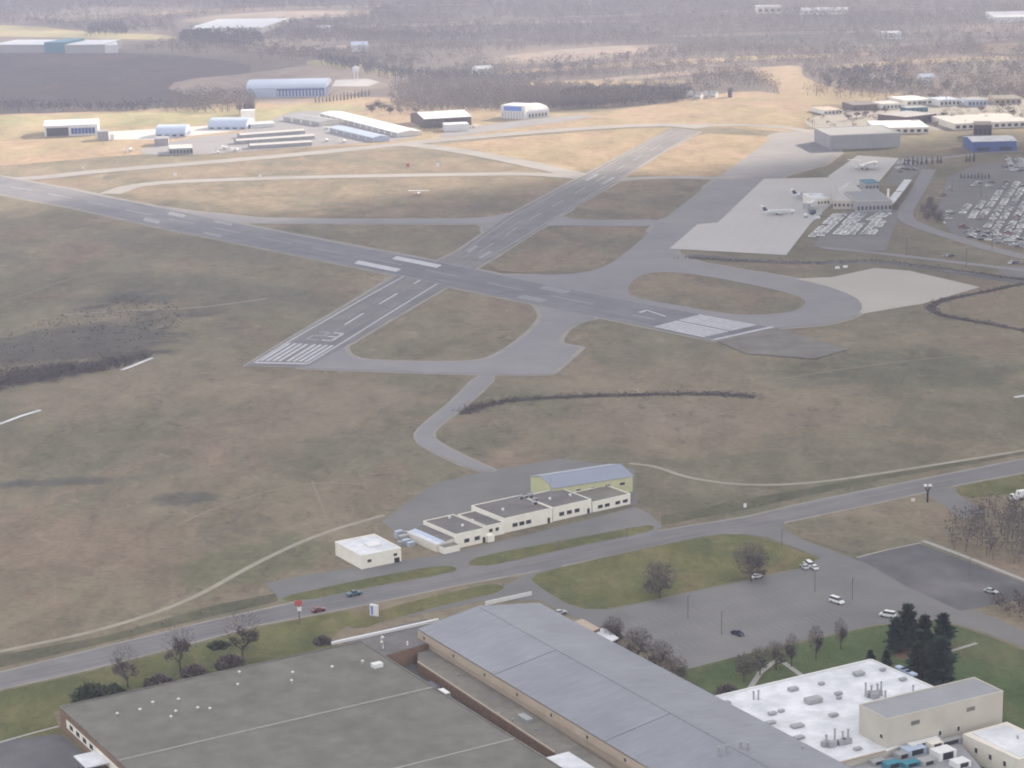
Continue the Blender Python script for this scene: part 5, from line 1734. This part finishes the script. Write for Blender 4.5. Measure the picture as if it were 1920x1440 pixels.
for k in range(4):
    cyl('leg', (p.x + 3 * math.cos(k * 1.57 + .8), p.y + 3 * math.sin(k * 1.57 + .8), 0), .4, 12, M['white_metal'], tw)
cyl('tank', (p.x, p.y, 12), 4.2, 5, M['white_roof'], tw, 12)
cyl('tank_roof', (p.x, p.y, 17.02), 4.3, 2, M['white_roof'], tw, 12, .4)

# ------------------------------------------------------------------ vehicles
def car_parts(kind):
    """local meshes, nose towards +x, on the ground; returns list of (name, V, F, material key)"""
    if kind == 'car':
        Ln, Wd = 4.6, 1.8
        prof = [(-2.3, .35), (-2.3, .85), (-1.9, .98), (-.9, 1.0), (1.0, .98), (2.1, .78), (2.3, .6), (2.3, .35)]
        cab = [(-1.75, .96), (-1.25, 1.42), (.25, 1.45), (1.05, .96)]
    elif kind == 'van':
        Ln, Wd = 5.2, 2.0
        prof = [(-2.6, .4), (-2.6, 1.2), (-2.5, 1.3), (1.3, 1.3), (2.3, 1.05), (2.6, .8), (2.6, .4)]
        cab = [(-2.5, 1.28), (-2.4, 2.05), (.9, 2.05), (1.7, 1.26)]
    else:  # pickup
        Ln, Wd = 5.4, 1.95
        prof = [(-2.7, .45), (-2.7, 1.15), (-.8, 1.15), (1.2, 1.12), (2.5, 1.0), (2.7, .8), (2.7, .45)]
        cab = [(-.9, 1.1), (-.7, 1.75), (.5, 1.75), (1.2, 1.1)]
    out = []
    V, F = [], []
    n = len(prof)
    for s in (-1, 1):
        for x, z in prof:
            w = Wd / 2 * (1.0 if .5 < z < 1.0 else .93)
            V.append((x, s * w, z))
    F = [tuple(range(n - 1, -1, -1)), tuple(range(n, 2 * n))] + [(i, (i + 1) % n, n + (i + 1) % n, n + i) for i in range(n)]
    out.append(('body', V, F, 'paint'))
    V = []
    m = len(cab)
    for s in (-1, 1):
        for i, (x, z) in enumerate(cab):
            V.append((x, s * Wd / 2 * (.9 if i in (0, m - 1) else .74), z))
    F = [tuple(range(m - 1, -1, -1)), tuple(range(m, 2 * m))] + [(i, (i + 1) % m, m + (i + 1) % m, m + i) for i in range(m)]
    out.append(('windows', V, F, 'glass'))
    z = cab[1][1]
    x0, x1 = cab[1][0] - .05, cab[2][0] + .05
    w = Wd / 2 * .75
    V = [(x0, -w, z), (x1, -w, z), (x1, w, z), (x0, w, z), (x0, -w, z + .06), (x1, -w, z + .06), (x1, w, z + .06), (x0, w, z + .06)]
    out.append(('roof', V, [(0, 3, 2, 1), (4, 5, 6, 7), (0, 1, 5, 4), (1, 2, 6, 5), (2, 3, 7, 6), (3, 0, 4, 7)], 'paint'))
    for sx in (-1, 1):
        for sy in (-1, 1):
            cx, cyy, r = sx * Ln * .31, sy * (Wd / 2 - .08), .34
            V = [(cx + r * math.cos(a * .6283), cyy + e * .12, r + r * math.sin(a * .6283)) for e in (-1, 1) for a in range(10)]
            F = [tuple(range(10)), tuple(range(19, 9, -1))] + [(i, (i + 1) % 10, 10 + (i + 1) % 10, 10 + i) for i in range(10)]
            out.append(('wheel', V, F, 'black'))
    for sy in (-1, 1):
        y = sy * Wd * .34
        x, zz = Ln / 2 - .02, .62
        V = [(x + d, y + a, zz + b) for d in (0, .06) for a, b in ((-.2, -.08), (.2, -.08), (.2, .08), (-.2, .08))]
        out.append(('headlight', V, [(0, 3, 2, 1), (4, 5, 6, 7), (0, 1, 5, 4), (1, 2, 6, 5), (2, 3, 7, 6), (3, 0, 4, 7)], 'headlight'))
    return out


CARM = {}


def car(kind, col, px, py, rot, label, name='car', cat='car', group=None):
    key = (kind, col)
    if key not in CARM:
        lst = []
        for nm, V, F, mk in car_parts(kind):
            me = bpy.data.meshes.new(nm)
            me.from_pydata(V, [], F)
            me.materials.append(M[col] if mk == 'paint' else M[mk])
            lst.append((nm, me))
        CARM[key] = lst
    p = G(px, py)
    p.z = 0.14
    t = thing(name, label, cat, p, group)
    t.rotation_euler.z = rot
    t.scale = (1.12, 1.12, 1.12)
    for nm, me in CARM[key]:
        link_mesh(nm, me, t)
    return t


road_dir = G(700, 1115) - G(560, 1145)
RA = math.atan2(road_dir.y, road_dir.x)
car('pickup', 'teal_car', 664, 1117, RA, 'dark teal pickup truck driving on the main road', 'pickup_truck', 'truck')
car('car', 'red', 597, 1147, RA, 'dark red car driving on the main road beside the lawn')
lot_dir = G(1540, 1062) - G(1420, 1088)
LA_ = math.atan2(lot_dir.y, lot_dir.x)
car('car', 'white', 1420, 1084, LA_, 'white car parked alone by the lawn under the wide bare tree')
car('van', 'white', 1516, 1062, LA_ + 1.3, 'white van, middle of the three vehicles by the lawn corner', 'van', 'van')
car('car', 'silver', 1508, 1066, LA_ + 1.3, 'silver car, nearest of the three vehicles by the lawn corner')
car('car', 'white', 1526, 1067, LA_ + 1.3, 'white car, last of the three vehicles by the lawn corner')
car('van', 'white', 1569, 1131, -.9, 'white minivan standing in the middle of the large grey car park', 'van', 'van')
car('van', 'white', 1664, 1157, 2.6, 'white van parked behind the dark conifers', 'van', 'van')
car('car', 'navy', 1383, 1191, -.85, 'dark navy car parked alone near a lamp post on the car park')
car('car', 'silver', 1858, 1112, -.7, 'silver car parked at the edge of the dark asphalt lot')
car('car', 'silver', 1050, 1152, LA_, 'silver car half hidden beside the brick entrance')
# white lorry at the frame edge
p = G(1908, 938)
lor = thing('box_lorry', 'large white box lorry parked at the frame edge above the roadside wood', 'lorry', p)
lf = Frame(p, Vector((.93, .36, 0)), Vector((-.36, .93, 0)))
box('cargo_box', lf, 0, 13, -1.3, 1.3, 1.2, 4.1, M['white'], lor)
box('cab', lf, -3.0, -.4, -1.2, 1.2, .6, 3.0, M['white'], lor)
box('windscreen', lf, -3.08, -3.02, -1.0, 1.0, 1.8, 2.7, M['glass'], lor)
box('chassis', lf, -.38, 12.5, -.5, .5, .7, 1.18, M['black'], lor)
for u in (-1.8, 1.6, 10.2, 11.4):
    for s in (-1, 1):
        c = lf.p(u, s * 1.1, .5)
        V = []
        for e in (-1, 1):
            for a in range(10):
                V.append(c + lf.V * e * .15 + lf.U * .5 * math.cos(a * .6283) + Vector((0, 0, .5 * math.sin(a * .6283))))
        mesh('wheel', V, [tuple(range(10)), tuple(range(19, 9, -1))] + [(i, (i + 1) % 10, 10 + (i + 1) % 10, 10 + i) for i in range(10)], M['black'], lor)

# small cars in the airport lots: one mesh each, shared
SMALL = []
for col in ('white', 'silver', 'white', 'grey_car', 'silver', 'navy', 'white', 'black_car', 'tanc', 'red'):
    V, F, fm = [], [], []
    for nm, v, f, mk in car_parts('car'):
        if nm in ('body', 'windows', 'roof'):
            k = len(V)
            V += v
            F += [tuple(i + k for i in q) for q in f]
            fm += [1 if mk == 'glass' else 0] * len(f)
    me = bpy.data.meshes.new('parked_car')
    me.from_pydata(V, [], F)
    me.materials.append(M[col])
    me.materials.append(M['glass'])
    me.polygons.foreach_set('material_index', fm)
    SMALL.append(me)


def parked(p, rot, label, group, palette=None):
    o = link_mesh('parked_car', rnd.choice(SMALL if palette is None else [SMALL[q] for q in palette]))
    o.scale = (1.2, 1.25, 1.2)
    o.location = (p.x, p.y, .0)
    o.rotation_euler.z = rot
    tag(o, label, 'car', group)
    return o


LOT = [G(*q) for q in ((1798, 398), (1812, 386), (1850, 378), (1878, 340), (1905, 342), (1960, 345), (1960, 446), (1895, 448), (1868, 442), (1830, 421))]
A0 = G(1838, 412)
du = (G(1885, 345) - A0).normalized()
dv = Vector((du.y, -du.x, 0))
rot = math.atan2(dv.y, dv.x)
spots = []
for i in range(-16, 34):
    for j in range(-30, 60):
        p = A0 + dv * (i * 8.0 + .9 * (i % 2)) + du * (j * 4.3)
        if in_poly(np.array([p.x]), np.array([p.y]), LOT)[0] and rnd.random() < .78:
            spots.append((p.length, p))
spots.sort(key=lambda q: q[0])
for k in range(70):
    q = G(1895 + rnd.uniform(-8, 60), 309 + rnd.uniform(-12, 12))
    spots.append((9e9, q))
for k in range(60):
    u = rnd.random()
    q = G(1815 + 140 * u, 438 + 26 * u + rnd.choice((-6, 0, 7)) + rnd.uniform(-1, 1))
    spots.append((9e9, q))
for _, p in spots[:85]:
    parked(p + dv * rnd.uniform(-.4, .4), rot + rnd.choice((0, math.pi)) + rnd.gauss(0, .03), 'parked car in the dense rows of the big airport car park', 'cars in the big airport car park', (0, 1, 2, 3, 4, 5, 6, 7, 9))
V, F, fm = [], [], []                       # the rows beyond, too many to count
src = SMALL[0]
vs = [tuple(v.co * 1.2) for v in src.vertices]
fs = [tuple(f.vertices) for f in src.polygons]
fmi = [f.material_index for f in src.polygons]
for _, p in spots[85:]:
    paint = rnd.choice((0, 0, 2, 2, 3, 4, 5))
    a = rot + rnd.choice((0, math.pi))
    ca, sa = math.cos(a), math.sin(a)
    k = len(V)
    V += [(p.x + x * ca - y * sa, p.y + x * sa + y * ca, z) for x, y, z in vs]
    F += [tuple(i + k for i in f) for f in fs]
    fm += [1 if q == 1 else paint for q in fmi]
o = mesh('massed_cars', V, F, None, mats=[M['white'], M['glass'], M['silver'], M['grey_car'], M['navy'], M['black_car']], fm=fm)
o['kind'] = 'stuff'
for a, b, n in (((1537, 445), (1550, 433), 8), ((1552, 431), (1581, 404), 17), ((1583, 440), (1602, 421), 12), ((1596, 441), (1614, 421), 12), ((1600, 419), (1618, 402), 10), ((1634, 440), (1656, 416), 13), ((1644, 414), (1664, 402), 7)):
    A, B = G(*a), G(*b)
    d = (B - A).normalized()
    nr = Vector((-d.y, d.x, 0))
    for k in range(n):
        for side in (0, 5.6):
            if rnd.random() < .92:
                parked(A.lerp(B, (k + rnd.uniform(-.12, .12)) / (n - 1)) + nr * side, math.atan2(nr.y, nr.x) + rnd.gauss(0, .03), 'parked car in the diagonal rows in front of the airport terminal', 'cars in front of the terminal', (0, 1, 2, 6, 4, 0, 3))
for a, b, n, lab in (((1770, 372), (1778, 352), 5, 'parked car along the near edge strip of the big airport car park'), ((1770, 418), (1782, 398), 7, 'parked car along the near edge strip of the big airport car park'),
                     ((1800, 424), (1850, 438), 7, 'parked car along the near edge strip of the big airport car park')):
    A, B = G(*a), G(*b)
    for k in range(n):
        parked(A.lerp(B, (k + rnd.uniform(-.2, .2)) / (n - 1)) + Vector((rnd.uniform(-3, 3), 0, 0)), rnd.uniform(0, 3), lab, 'cars on the edge of the big car park')
for k in range(16):
    p = G(1692 + rnd.uniform(-12, 28), 312 + rnd.uniform(-12, 12))
    parked(p, rnd.choice((.4, 1.9)), 'parked rental car beside the upper concrete stand', 'rental cars')
for k in range(10):
    parked(G(1832 + rnd.uniform(-6, 30), 346 + rnd.uniform(-5, 5)), .6, 'parked car near the small conifers of the big car park', 'cars by the small conifers')
for k in range(14):
    parked(G(1895 + rnd.uniform(-15, 30), 308 + rnd.uniform(-6, 10)), rnd.choice((.6, 2.1)), 'parked car in the lot below the bright blue building', 'cars below the blue building')
for k, px in enumerate((1771, 1778, 1783, 1897, 1903, 1909, 1916)):
    parked(G(px, 481 if px < 1850 else 494), RA + .2, 'car beside the access road below the big airport car park', 'cars by the access road')
# service vehicles by the gate
for k in range(14):
    p = G(1518 + rnd.uniform(-12, 26), 402 + rnd.uniform(-10, 12) - .0)
    t = box('service_cart', Frame(p, Vector((math.cos(k), math.sin(k), 0)), Vector((-math.sin(k), math.cos(k), 0))), -1.4, 1.4, -.8, .8, .25, rnd.uniform(1.4, 2.4), M[('white', 'silver', 'navy', 'grey_car')[k % 4]])
    tag(t, 'small airport service cart parked beside the gate on the concrete apron', 'cart', 'service carts by the gate')

# ------------------------------------------------------------------ aircraft
def lathe_x(name, prof, mat, parent, loc=(0, 0, 0), n=12):
    V, F = [], []
    for x, r in prof:
        for i in range(n):
            a = 2 * math.pi * i / n
            V.append((loc[0] + x, loc[1] + r * math.cos(a), loc[2] + r * math.sin(a)))
    m = len(prof)
    for k in range(m - 1):
        for i in range(n):
            j = (i + 1) % n
            F.append((k * n + i, k * n + j, (k + 1) * n + j, (k + 1) * n + i))
    F += [tuple(range(n - 1, -1, -1)), tuple(range((m - 1) * n, m * n))]
    return mesh(name, V, F, mat, parent, True, True)


def slab(name, q, t, mat, parent):
    V = list(q) + [(x, y, z + t) if abs(q[0][2] - q[2][2]) < 2 else (x, y + t, z) for x, y, z in q]
    return mesh(name, V, [(3, 2, 1, 0), (4, 5, 6, 7), (0, 1, 5, 4), (1, 2, 6, 5), (2, 3, 7, 6), (3, 0, 4, 7)], mat, parent, False, True)


def jet(px, py, rot, label, tail, s=1.0):
    p = G(px, py)
    p.z = .32
    t = thing('regional_jet', label, 'aircraft', p)
    t.rotation_euler.z = rot
    t.scale = (s, s, s)
    W = M['white']
    fz = 2.5
    fu = lathe_x('fuselage', [(-13, .15), (-11, .75), (-7.5, 1.3), (9, 1.35), (11, 1.15), (12.4, .7), (13, .15)], W, t, (0, 0, fz))
    slab('cockpit_glass', [(11.2, -.7, fz + .75), (12.2, -.45, fz + .35), (12.2, .45, fz + .35), (11.2, .7, fz + .75)], .12, M['glass'], fu)
    for sgn in (-1, 1):
        slab('wing', [(2.5, sgn * 1.0, 1.7), (-2.3, sgn * 1.0, 1.7), (-4.2, sgn * 10.6, 2.4), (-2.8, sgn * 10.6, 2.4)], .3, M['silver'], t)
        slab('tailplane', [(-11.2, sgn * .1, 6.6), (-13.2, sgn * .1, 6.6), (-14.2, sgn * 4.2, 6.8), (-13.2, sgn * 4.2, 6.8)], .2, W, t)
        lathe_x('engine', [(-1.9, .45), (-1.2, .75), (1.2, .8), (1.8, .65)], W, t, (-8.6, sgn * 2.2, fz + .6), 10)
        box_l = [(-2.0, sgn * 1.6 - .25, 0), (-1.3, sgn * 1.6 - .25, 0), (-1.3, sgn * 1.6 + .25, 0), (-2.0, sgn * 1.6 + .25, 0)]
        slab('main_wheel', box_l, 1.2, M['black'], t)
        slab('window_strip', [(-7, sgn * 1.36, fz + .3), (8.5, sgn * 1.38, fz + .3), (8.5, sgn * 1.36, fz + .62), (-7, sgn * 1.34, fz + .62)], .02, M['glass'], fu)
    slab('fin', [(-8.5, -.15, fz + 1.0), (-12.0, -.15, fz + .6), (-13.4, -.15, 6.7), (-11.4, -.15, 6.7)], .3, M[tail], t)
    slab('nose_wheel', [(9.8, -.2, 0), (10.4, -.2, 0), (10.4, .2, 0), (9.8, .2, 0)], 1.3, M['black'], t)
    return t


jet(1461, 403, .12, 'white regional jet with dark tail parked alone on the concrete apron', 'navy')
jet(1516, 372, -.1, 'white regional jet with its nose against the terminal gate', 'navy')
jet(1624, 318, .9, 'white jet parked on the upper concrete stand', 'white', 1.5)


def light_plane(px, py, rot, label, col='white', s=1.0, group=None):
    p = G(px, py)
    p.z = .3
    t = thing('light_aircraft', label, 'aircraft', p, group)
    t.rotation_euler.z = rot
    t.scale = (s, s, s)
    fu = lathe_x('fuselage', [(-4.4, .12), (-3.2, .3), (-.5, .6), (1.5, .68), (2.6, .55), (3.2, .3)], M[col], t, (0, 0, 1.3), 8)
    slab('canopy', [(-.4, -.5, 1.85), (1.3, -.5, 1.85), (1.3, .5, 1.85), (-.4, .5, 1.85)], .3, M['glass'], fu)
    for sgn in (-1, 1):
        slab('wing', [(1.4, sgn * .0, 2.15), (-.2, sgn * .0, 2.15), (-.1, sgn * 5.8, 2.25), (1.1, sgn * 5.8, 2.25)], .16, M[col], t)
        slab('tailplane', [(-3.5, sgn * .1, 1.5), (-4.4, sgn * .1, 1.5), (-4.4, sgn * 1.8, 1.5), (-3.8, sgn * 1.8, 1.5)], .1, M[col], t)
        slab('main_wheel', [(-.4, sgn * 1.1 - .12, 0), (.2, sgn * 1.1 - .12, 0), (.2, sgn * 1.1 + .12, 0), (-.4, sgn * 1.1 + .12, 0)], .75, M['black'], t)
    slab('fin', [(-3.3, -.08, 1.5), (-4.5, -.08, 1.5), (-4.7, -.08, 3.3), (-4.2, -.08, 3.3)], .16, M[col], t)
    slab('propeller', [(3.25, -.95, 1.22), (3.3, -.95, 1.38), (3.3, .95, 1.38), (3.25, .95, 1.22)], .03, M['black'], t)
    return t


light_plane(785, 366, 1.45, 'white twin-winged light plane alone on the grass between the runways', s=1.5)
light_plane(420, 281, .5, 'white light plane on the apron edge, first of three', s=1.25, group='light planes on the apron edge')
light_plane(441, 284, .9, 'white light plane on the apron edge, second of three', s=1.25, group='light planes on the apron edge')
light_plane(408, 288, .2, 'small white light plane on the apron edge nearest the grass', s=.9, group='light planes on the apron edge')
light_plane(612, 243, .7, 'white light plane alone in the middle of the small aircraft apron', s=1.1)
light_plane(612, 266, .2, 'white light plane low on the apron towards the taxiway', s=1.0)
light_plane(645, 268, .2, 'white light plane on the taxiway side of the bluish hangar row', s=1.0)
light_plane(244, 285, .2, 'white light plane in front of the grey store', s=1.3)
light_plane(770, 246, 1.2, 'white light plane between the long hangars and the dark-fronted hangar', s=1.2)
light_plane(888, 240, 2.2, 'white light plane at the end of the dark-fronted hangar', s=1.2)

# ------------------------------------------------------------------ signs, poles and small airfield things
def post_box(name, label, cat, px, py, w, h, z, mat, group=None, d=.6):
    p = G(px, py)
    t = thing(name, label, cat, p, group)
    f = Frame(p, Vector((1, 0, 0)), Vector((0, 1, 0)))
    box('panel', f, -w / 2, w / 2, -d / 2, d / 2, z, z + h, mat, t)
    for s in (-1, 1):
        box('leg', f, s * w * .35 - .1, s * w * .35 + .1, -.1, .1, 0, z, M['steel'], t)
    return t


post_box('marker_board', 'white marker board on the grass strip between the taxiways', 'sign', 328, 331, 2.4, 2.6, .5, M['white'])
post_box('marker_board', 'white marker board beside the far taxiway bend', 'sign', 156, 318, 2.2, 2.0, .5, M['white'])
post_box('marker_board', 'white marker board on the edge of the sunny taxiway', 'sign', 488, 333, 2.2, 2.0, .5, M['white'])
post_box('marker_board', 'red and white antenna shelter, first of the pair beyond the taxiway', 'antenna', 765, 314, 3.0, 3.0, .6, M['redsign'])
post_box('marker_board', 'white antenna shelter, second of the pair beyond the taxiway', 'antenna', 821, 314, 2.6, 3.0, .6, M['white'])
post_box('marker_board', 'low white hut sign beside the concrete stand by the access road', 'sign', 1570, 505, 3.0, 1.6, .4, M['white'])
post_box('marker_board', 'low pale sign beside the first one at the concrete stand', 'sign', 1585, 503, 3.0, 1.6, .4, M['white'])
post_box('marker_board', 'white cabinet on the verge above the main road', 'sign', 1397, 952, 1.2, 1.6, .2, M['white'])

# pole sign by the road: red board over a white board
p = G(562, 1172)
ps = thing('pole_sign', 'tall roadside pole sign with a red board over a small white board', 'sign', p)
sf = Frame(p, Vector((.97, .25, 0)), Vector((-.25, .97, 0)))
cyl('post', (p.x, p.y, 0), .22, 9.8, M['pole'], ps)
box('red_board', sf, -1.5, 1.2, -.25, .25, 7.4, 9.4, M['redsign'], ps)
box('white_board', sf, -.6, .9, -.27, .27, 5.4, 6.8, M['white'], ps)
# blue and white sign on the lawn
p = G(702, 1156)
bs = thing('monument_sign', 'upright white sign panel with a blue stripe on the roadside lawn', 'sign', p)
sf = Frame(p, Vector((.86, -.5, 0)), Vector((.5, .86, 0)))
box('panel', sf, -1.7, 1.7, -.35, .35, .5, 4.6, M['white'], bs)
box('blue_stripe', sf, -1.1, -.3, -.42, -.36, .8, 4.0, M['bluesign'], bs)
box('plinth', sf, -1.9, 1.9, -.5, .5, 0, .5, M['kerb'], bs)
# dark post with a pale floodlight by the junction
p = G(1739, 942)
fl = thing('floodlight_post', 'dark forked post with pale lamp heads at the road junction', 'post', p)
cyl('post', (p.x, p.y, 0), .4, 5.2, M['black'], fl)
for s in (-1, 1):
    V, F = [], []
    limb(V, F, Vector((p.x, p.y, 4.6)), Vector((p.x + s * 1.2, p.y, 7.0)), .3, .3, 6)
    mesh('arm', V, F, M['black'], fl)
    cyl('lamp_head', (p.x + s * 1.0, p.y, 7.0), .7, .8, M['white'], fl)
post_box('utility_box', 'small pale utility box on the grass near the forked post', 'box', 1712, 940, 1.6, 1.2, .1, M['cream2'])
# lamp posts
for k, (px, py, h, lab) in enumerate(((1290, 1160, 8.5, 'lamp post on the car park nearest the kerbed lawn'), (1353, 1190, 8.5, 'lamp post on the car park beside the dark navy car'),
                                      (1466, 1030, 8, 'lamp post at the corner of the side street and lawn'), (1528, 1110, 8, 'lamp post on the car park below the three vehicles'),
                                      (1598, 1126, 8.5, 'lamp post on the car park beside the white minivan'), (1818, 1085, 8, 'lamp post in the dark asphalt lot'),
                                      (1047, 1030, 3.5, 'short post on the kerbed island nearest the terminal door'), (1176, 1008, 3.5, 'short post on the kerbed island at its far end'))):
    p = G(px, py)
    t = thing('lamp_post', lab, 'lamp post', p, 'lamp posts in the front lots')
    cyl('pole', (p.x, p.y, 0), .13, h, M['pole'], t, 6)
    box('arm', Frame(p, Vector((.9, .4, 0)), Vector((-.4, .9, 0))), -.1, 1.4, -.06, .06, h - .02, h + .1, M['pole'], t)
    box('lamp_head', Frame(p, Vector((.9, .4, 0)), Vector((-.4, .9, 0))), 1.0, 1.7, -.18, .18, h - .16, h - .03, M['steel'], t)
for k, (px, py) in enumerate(((1812, 500), (1700, 480), (1860, 470), (1785, 360), (1840, 372), (1880, 420))):
    p = G(px, py)
    t = thing('lamp_mast', 'tall thin lamp mast in the airport car parks', 'lamp post', p, 'lamp masts in the airport car parks')
    cyl('pole', (p.x, p.y, 0), .22, 13, M['pole'], t, 6)
    box('lamp_head', Frame(p, Vector((1, 0, 0)), Vector((0, 1, 0))), -1, 1, -.25, .25, 13, 13.3, M['steel'], t)

# ------------------------------------------------------------------ clouds that shade the foreground and the far country
def cloud(name, zbase, fn, x0, x1, y0, y1, step, density):
    """closed lens: flat base, top raised by the thickness fn gives over the shadow it throws"""
    off = Vector((SUN_DIR.x, SUN_DIR.y, 0)) / SUN_DIR.z * zbase
    nx, ny = int((x1 - x0) / step) + 1, int((y1 - y0) / step) + 1
    X, Y = np.meshgrid(x0 + np.arange(nx) * step, y0 + np.arange(ny) * step)
    T = fn(X, Y)
    T[0, :] = T[-1, :] = 0
    T[:, 0] = T[:, -1] = 0
    T = np.maximum(T, 0)
    idx = np.arange(nx * ny).reshape(ny, nx)
    a, b, c, d = idx[:-1, :-1].ravel(), idx[:-1, 1:].ravel(), idx[1:, 1:].ravel(), idx[1:, :-1].ravel()
    tt = T.ravel()
    keep = (tt[a] + tt[b] + tt[c] + tt[d]) > 0
    q = np.stack([a, b, c, d], 1)[keep]
    rim = .5
    top = np.stack([X.ravel() + off.x, Y.ravel() + off.y, zbase + tt + rim * (tt > 0)], 1)
    bot = np.stack([X.ravel() + off.x, Y.ravel() + off.y, np.full(nx * ny, zbase) - rim * (tt > 0) - tt * .15], 1)
    N = nx * ny
    V = np.concatenate([top, bot])
    F = np.concatenate([q, (q + N)[:, ::-1]])
    # weld the rim where both skins meet
    remap = np.arange(2 * N)
    z = np.where(tt <= 0)[0]
    remap[z + N] = z
    F = remap[F]
    used, inv = np.unique(F, return_inverse=True)
    me = bpy.data.meshes.new(name)
    me.from_pydata(V[used].tolist(), [], inv.reshape(-1, 4).tolist())
    me.update()
    m = bpy.data.materials.new(name + '_vapour')
    m.use_nodes = True
    nt = m.node_tree
    nt.nodes.remove(nt.nodes['Principled BSDF'])
    pv = nt.nodes.new('ShaderNodeVolumePrincipled')
    pv.inputs['Density'].default_value = density
    pv.inputs['Color'].default_value = (.96, .97, 1, 1)
    nt.links.new(pv.outputs[0], nt.nodes['Material Output'].inputs['Volume'])
    me.materials.append(m)
    o = link_mesh(name, me)
    o['kind'] = 'stuff'
    return o


def wob(X, Y, s, ph):
    return (np.sin(X / s + ph) * np.cos(Y / (s * .8) + 1.7 * ph) + .6 * np.sin((X + 1.7 * Y) / (s * .45) + 2.1 * ph) + .4 * np.sin((1.3 * X - Y) / (s * .27) + ph)) / 2.0


EDGE = [G(*q) for q in ((-400, 392), (-100, 382), (60, 376), (200, 352), (330, 366), (470, 388), (640, 384), (780, 354), (1000, 336), (1200, 322), (1400, 300), (1560, 288), (1700, 268), (1920, 252), (2300, 244))]
EX = np.array([p.x for p in EDGE])
EY = np.array([p.y for p in EDGE])
o_ = np.argsort(EX)
EX, EY = EX[o_], EY[o_]


def near_cloud(X, Y):
    e = np.interp(X, EX, EY)
    d = e - Y + 40 * wob(X, Y, 130, 1.0)
    return np.clip(d / 260, 0, 1) ** 1.2 * 170 * (1 + .2 * wob(X, Y, 300, 4))


def far_cloud(X, Y):
    d = Y - 2560 + np.where(X < -330, 60, -120) + 150 * wob(X, Y, 330, 2.0)
    t = np.clip(d / 300, 0, 1) * np.clip(wob(X, Y, 420, .6) + .34, 0, 1) * 110
    g = np.clip((-180 - X + 60 * wob(X, Y, 160, 3)) / 160, 0, 1) * np.clip((Y - 2540 + .10 * X) / 120, 0, 1) * np.clip((3330 - Y) / 160, 0, 1)
    return np.maximum(t, g * 120)


cloud('near_clouds', 1000.0, near_cloud, -1500, 1500, -400, 2500, 50, .02)
cloud('far_clouds', 1000.0, far_cloud, -1700, 1900, 2300, 5200, 60, .018)

# ------------------------------------------------------------------ the air
HZ = 305.0
hz = mesh('haze', [(x, y, z) for z in (-1, HZ) for x, y in ((-5600, -1300), (5600, -1300), (5600, 9600), (-5600, 9600))],
          [(0, 3, 2, 1), (4, 5, 6, 7), (0, 1, 5, 4), (1, 2, 6, 5), (2, 3, 7, 6), (3, 0, 4, 7)], None, mats=[bpy.data.materials.new('haze_air')])
hm = hz.data.materials[0]
hm.use_nodes = True
hm.node_tree.nodes.remove(hm.node_tree.nodes['Principled BSDF'])
pv = hm.node_tree.nodes.new('ShaderNodeVolumePrincipled')
pv.inputs['Density'].default_value = 1.45e-4
pv.inputs['Color'].default_value = (.72, .76, 1, 1)
pv.inputs['Anisotropy'].default_value = 0.45
hm.node_tree.links.new(pv.outputs[0], hm.node_tree.nodes['Material Output'].inputs['Volume'])
hz['kind'] = 'stuff'
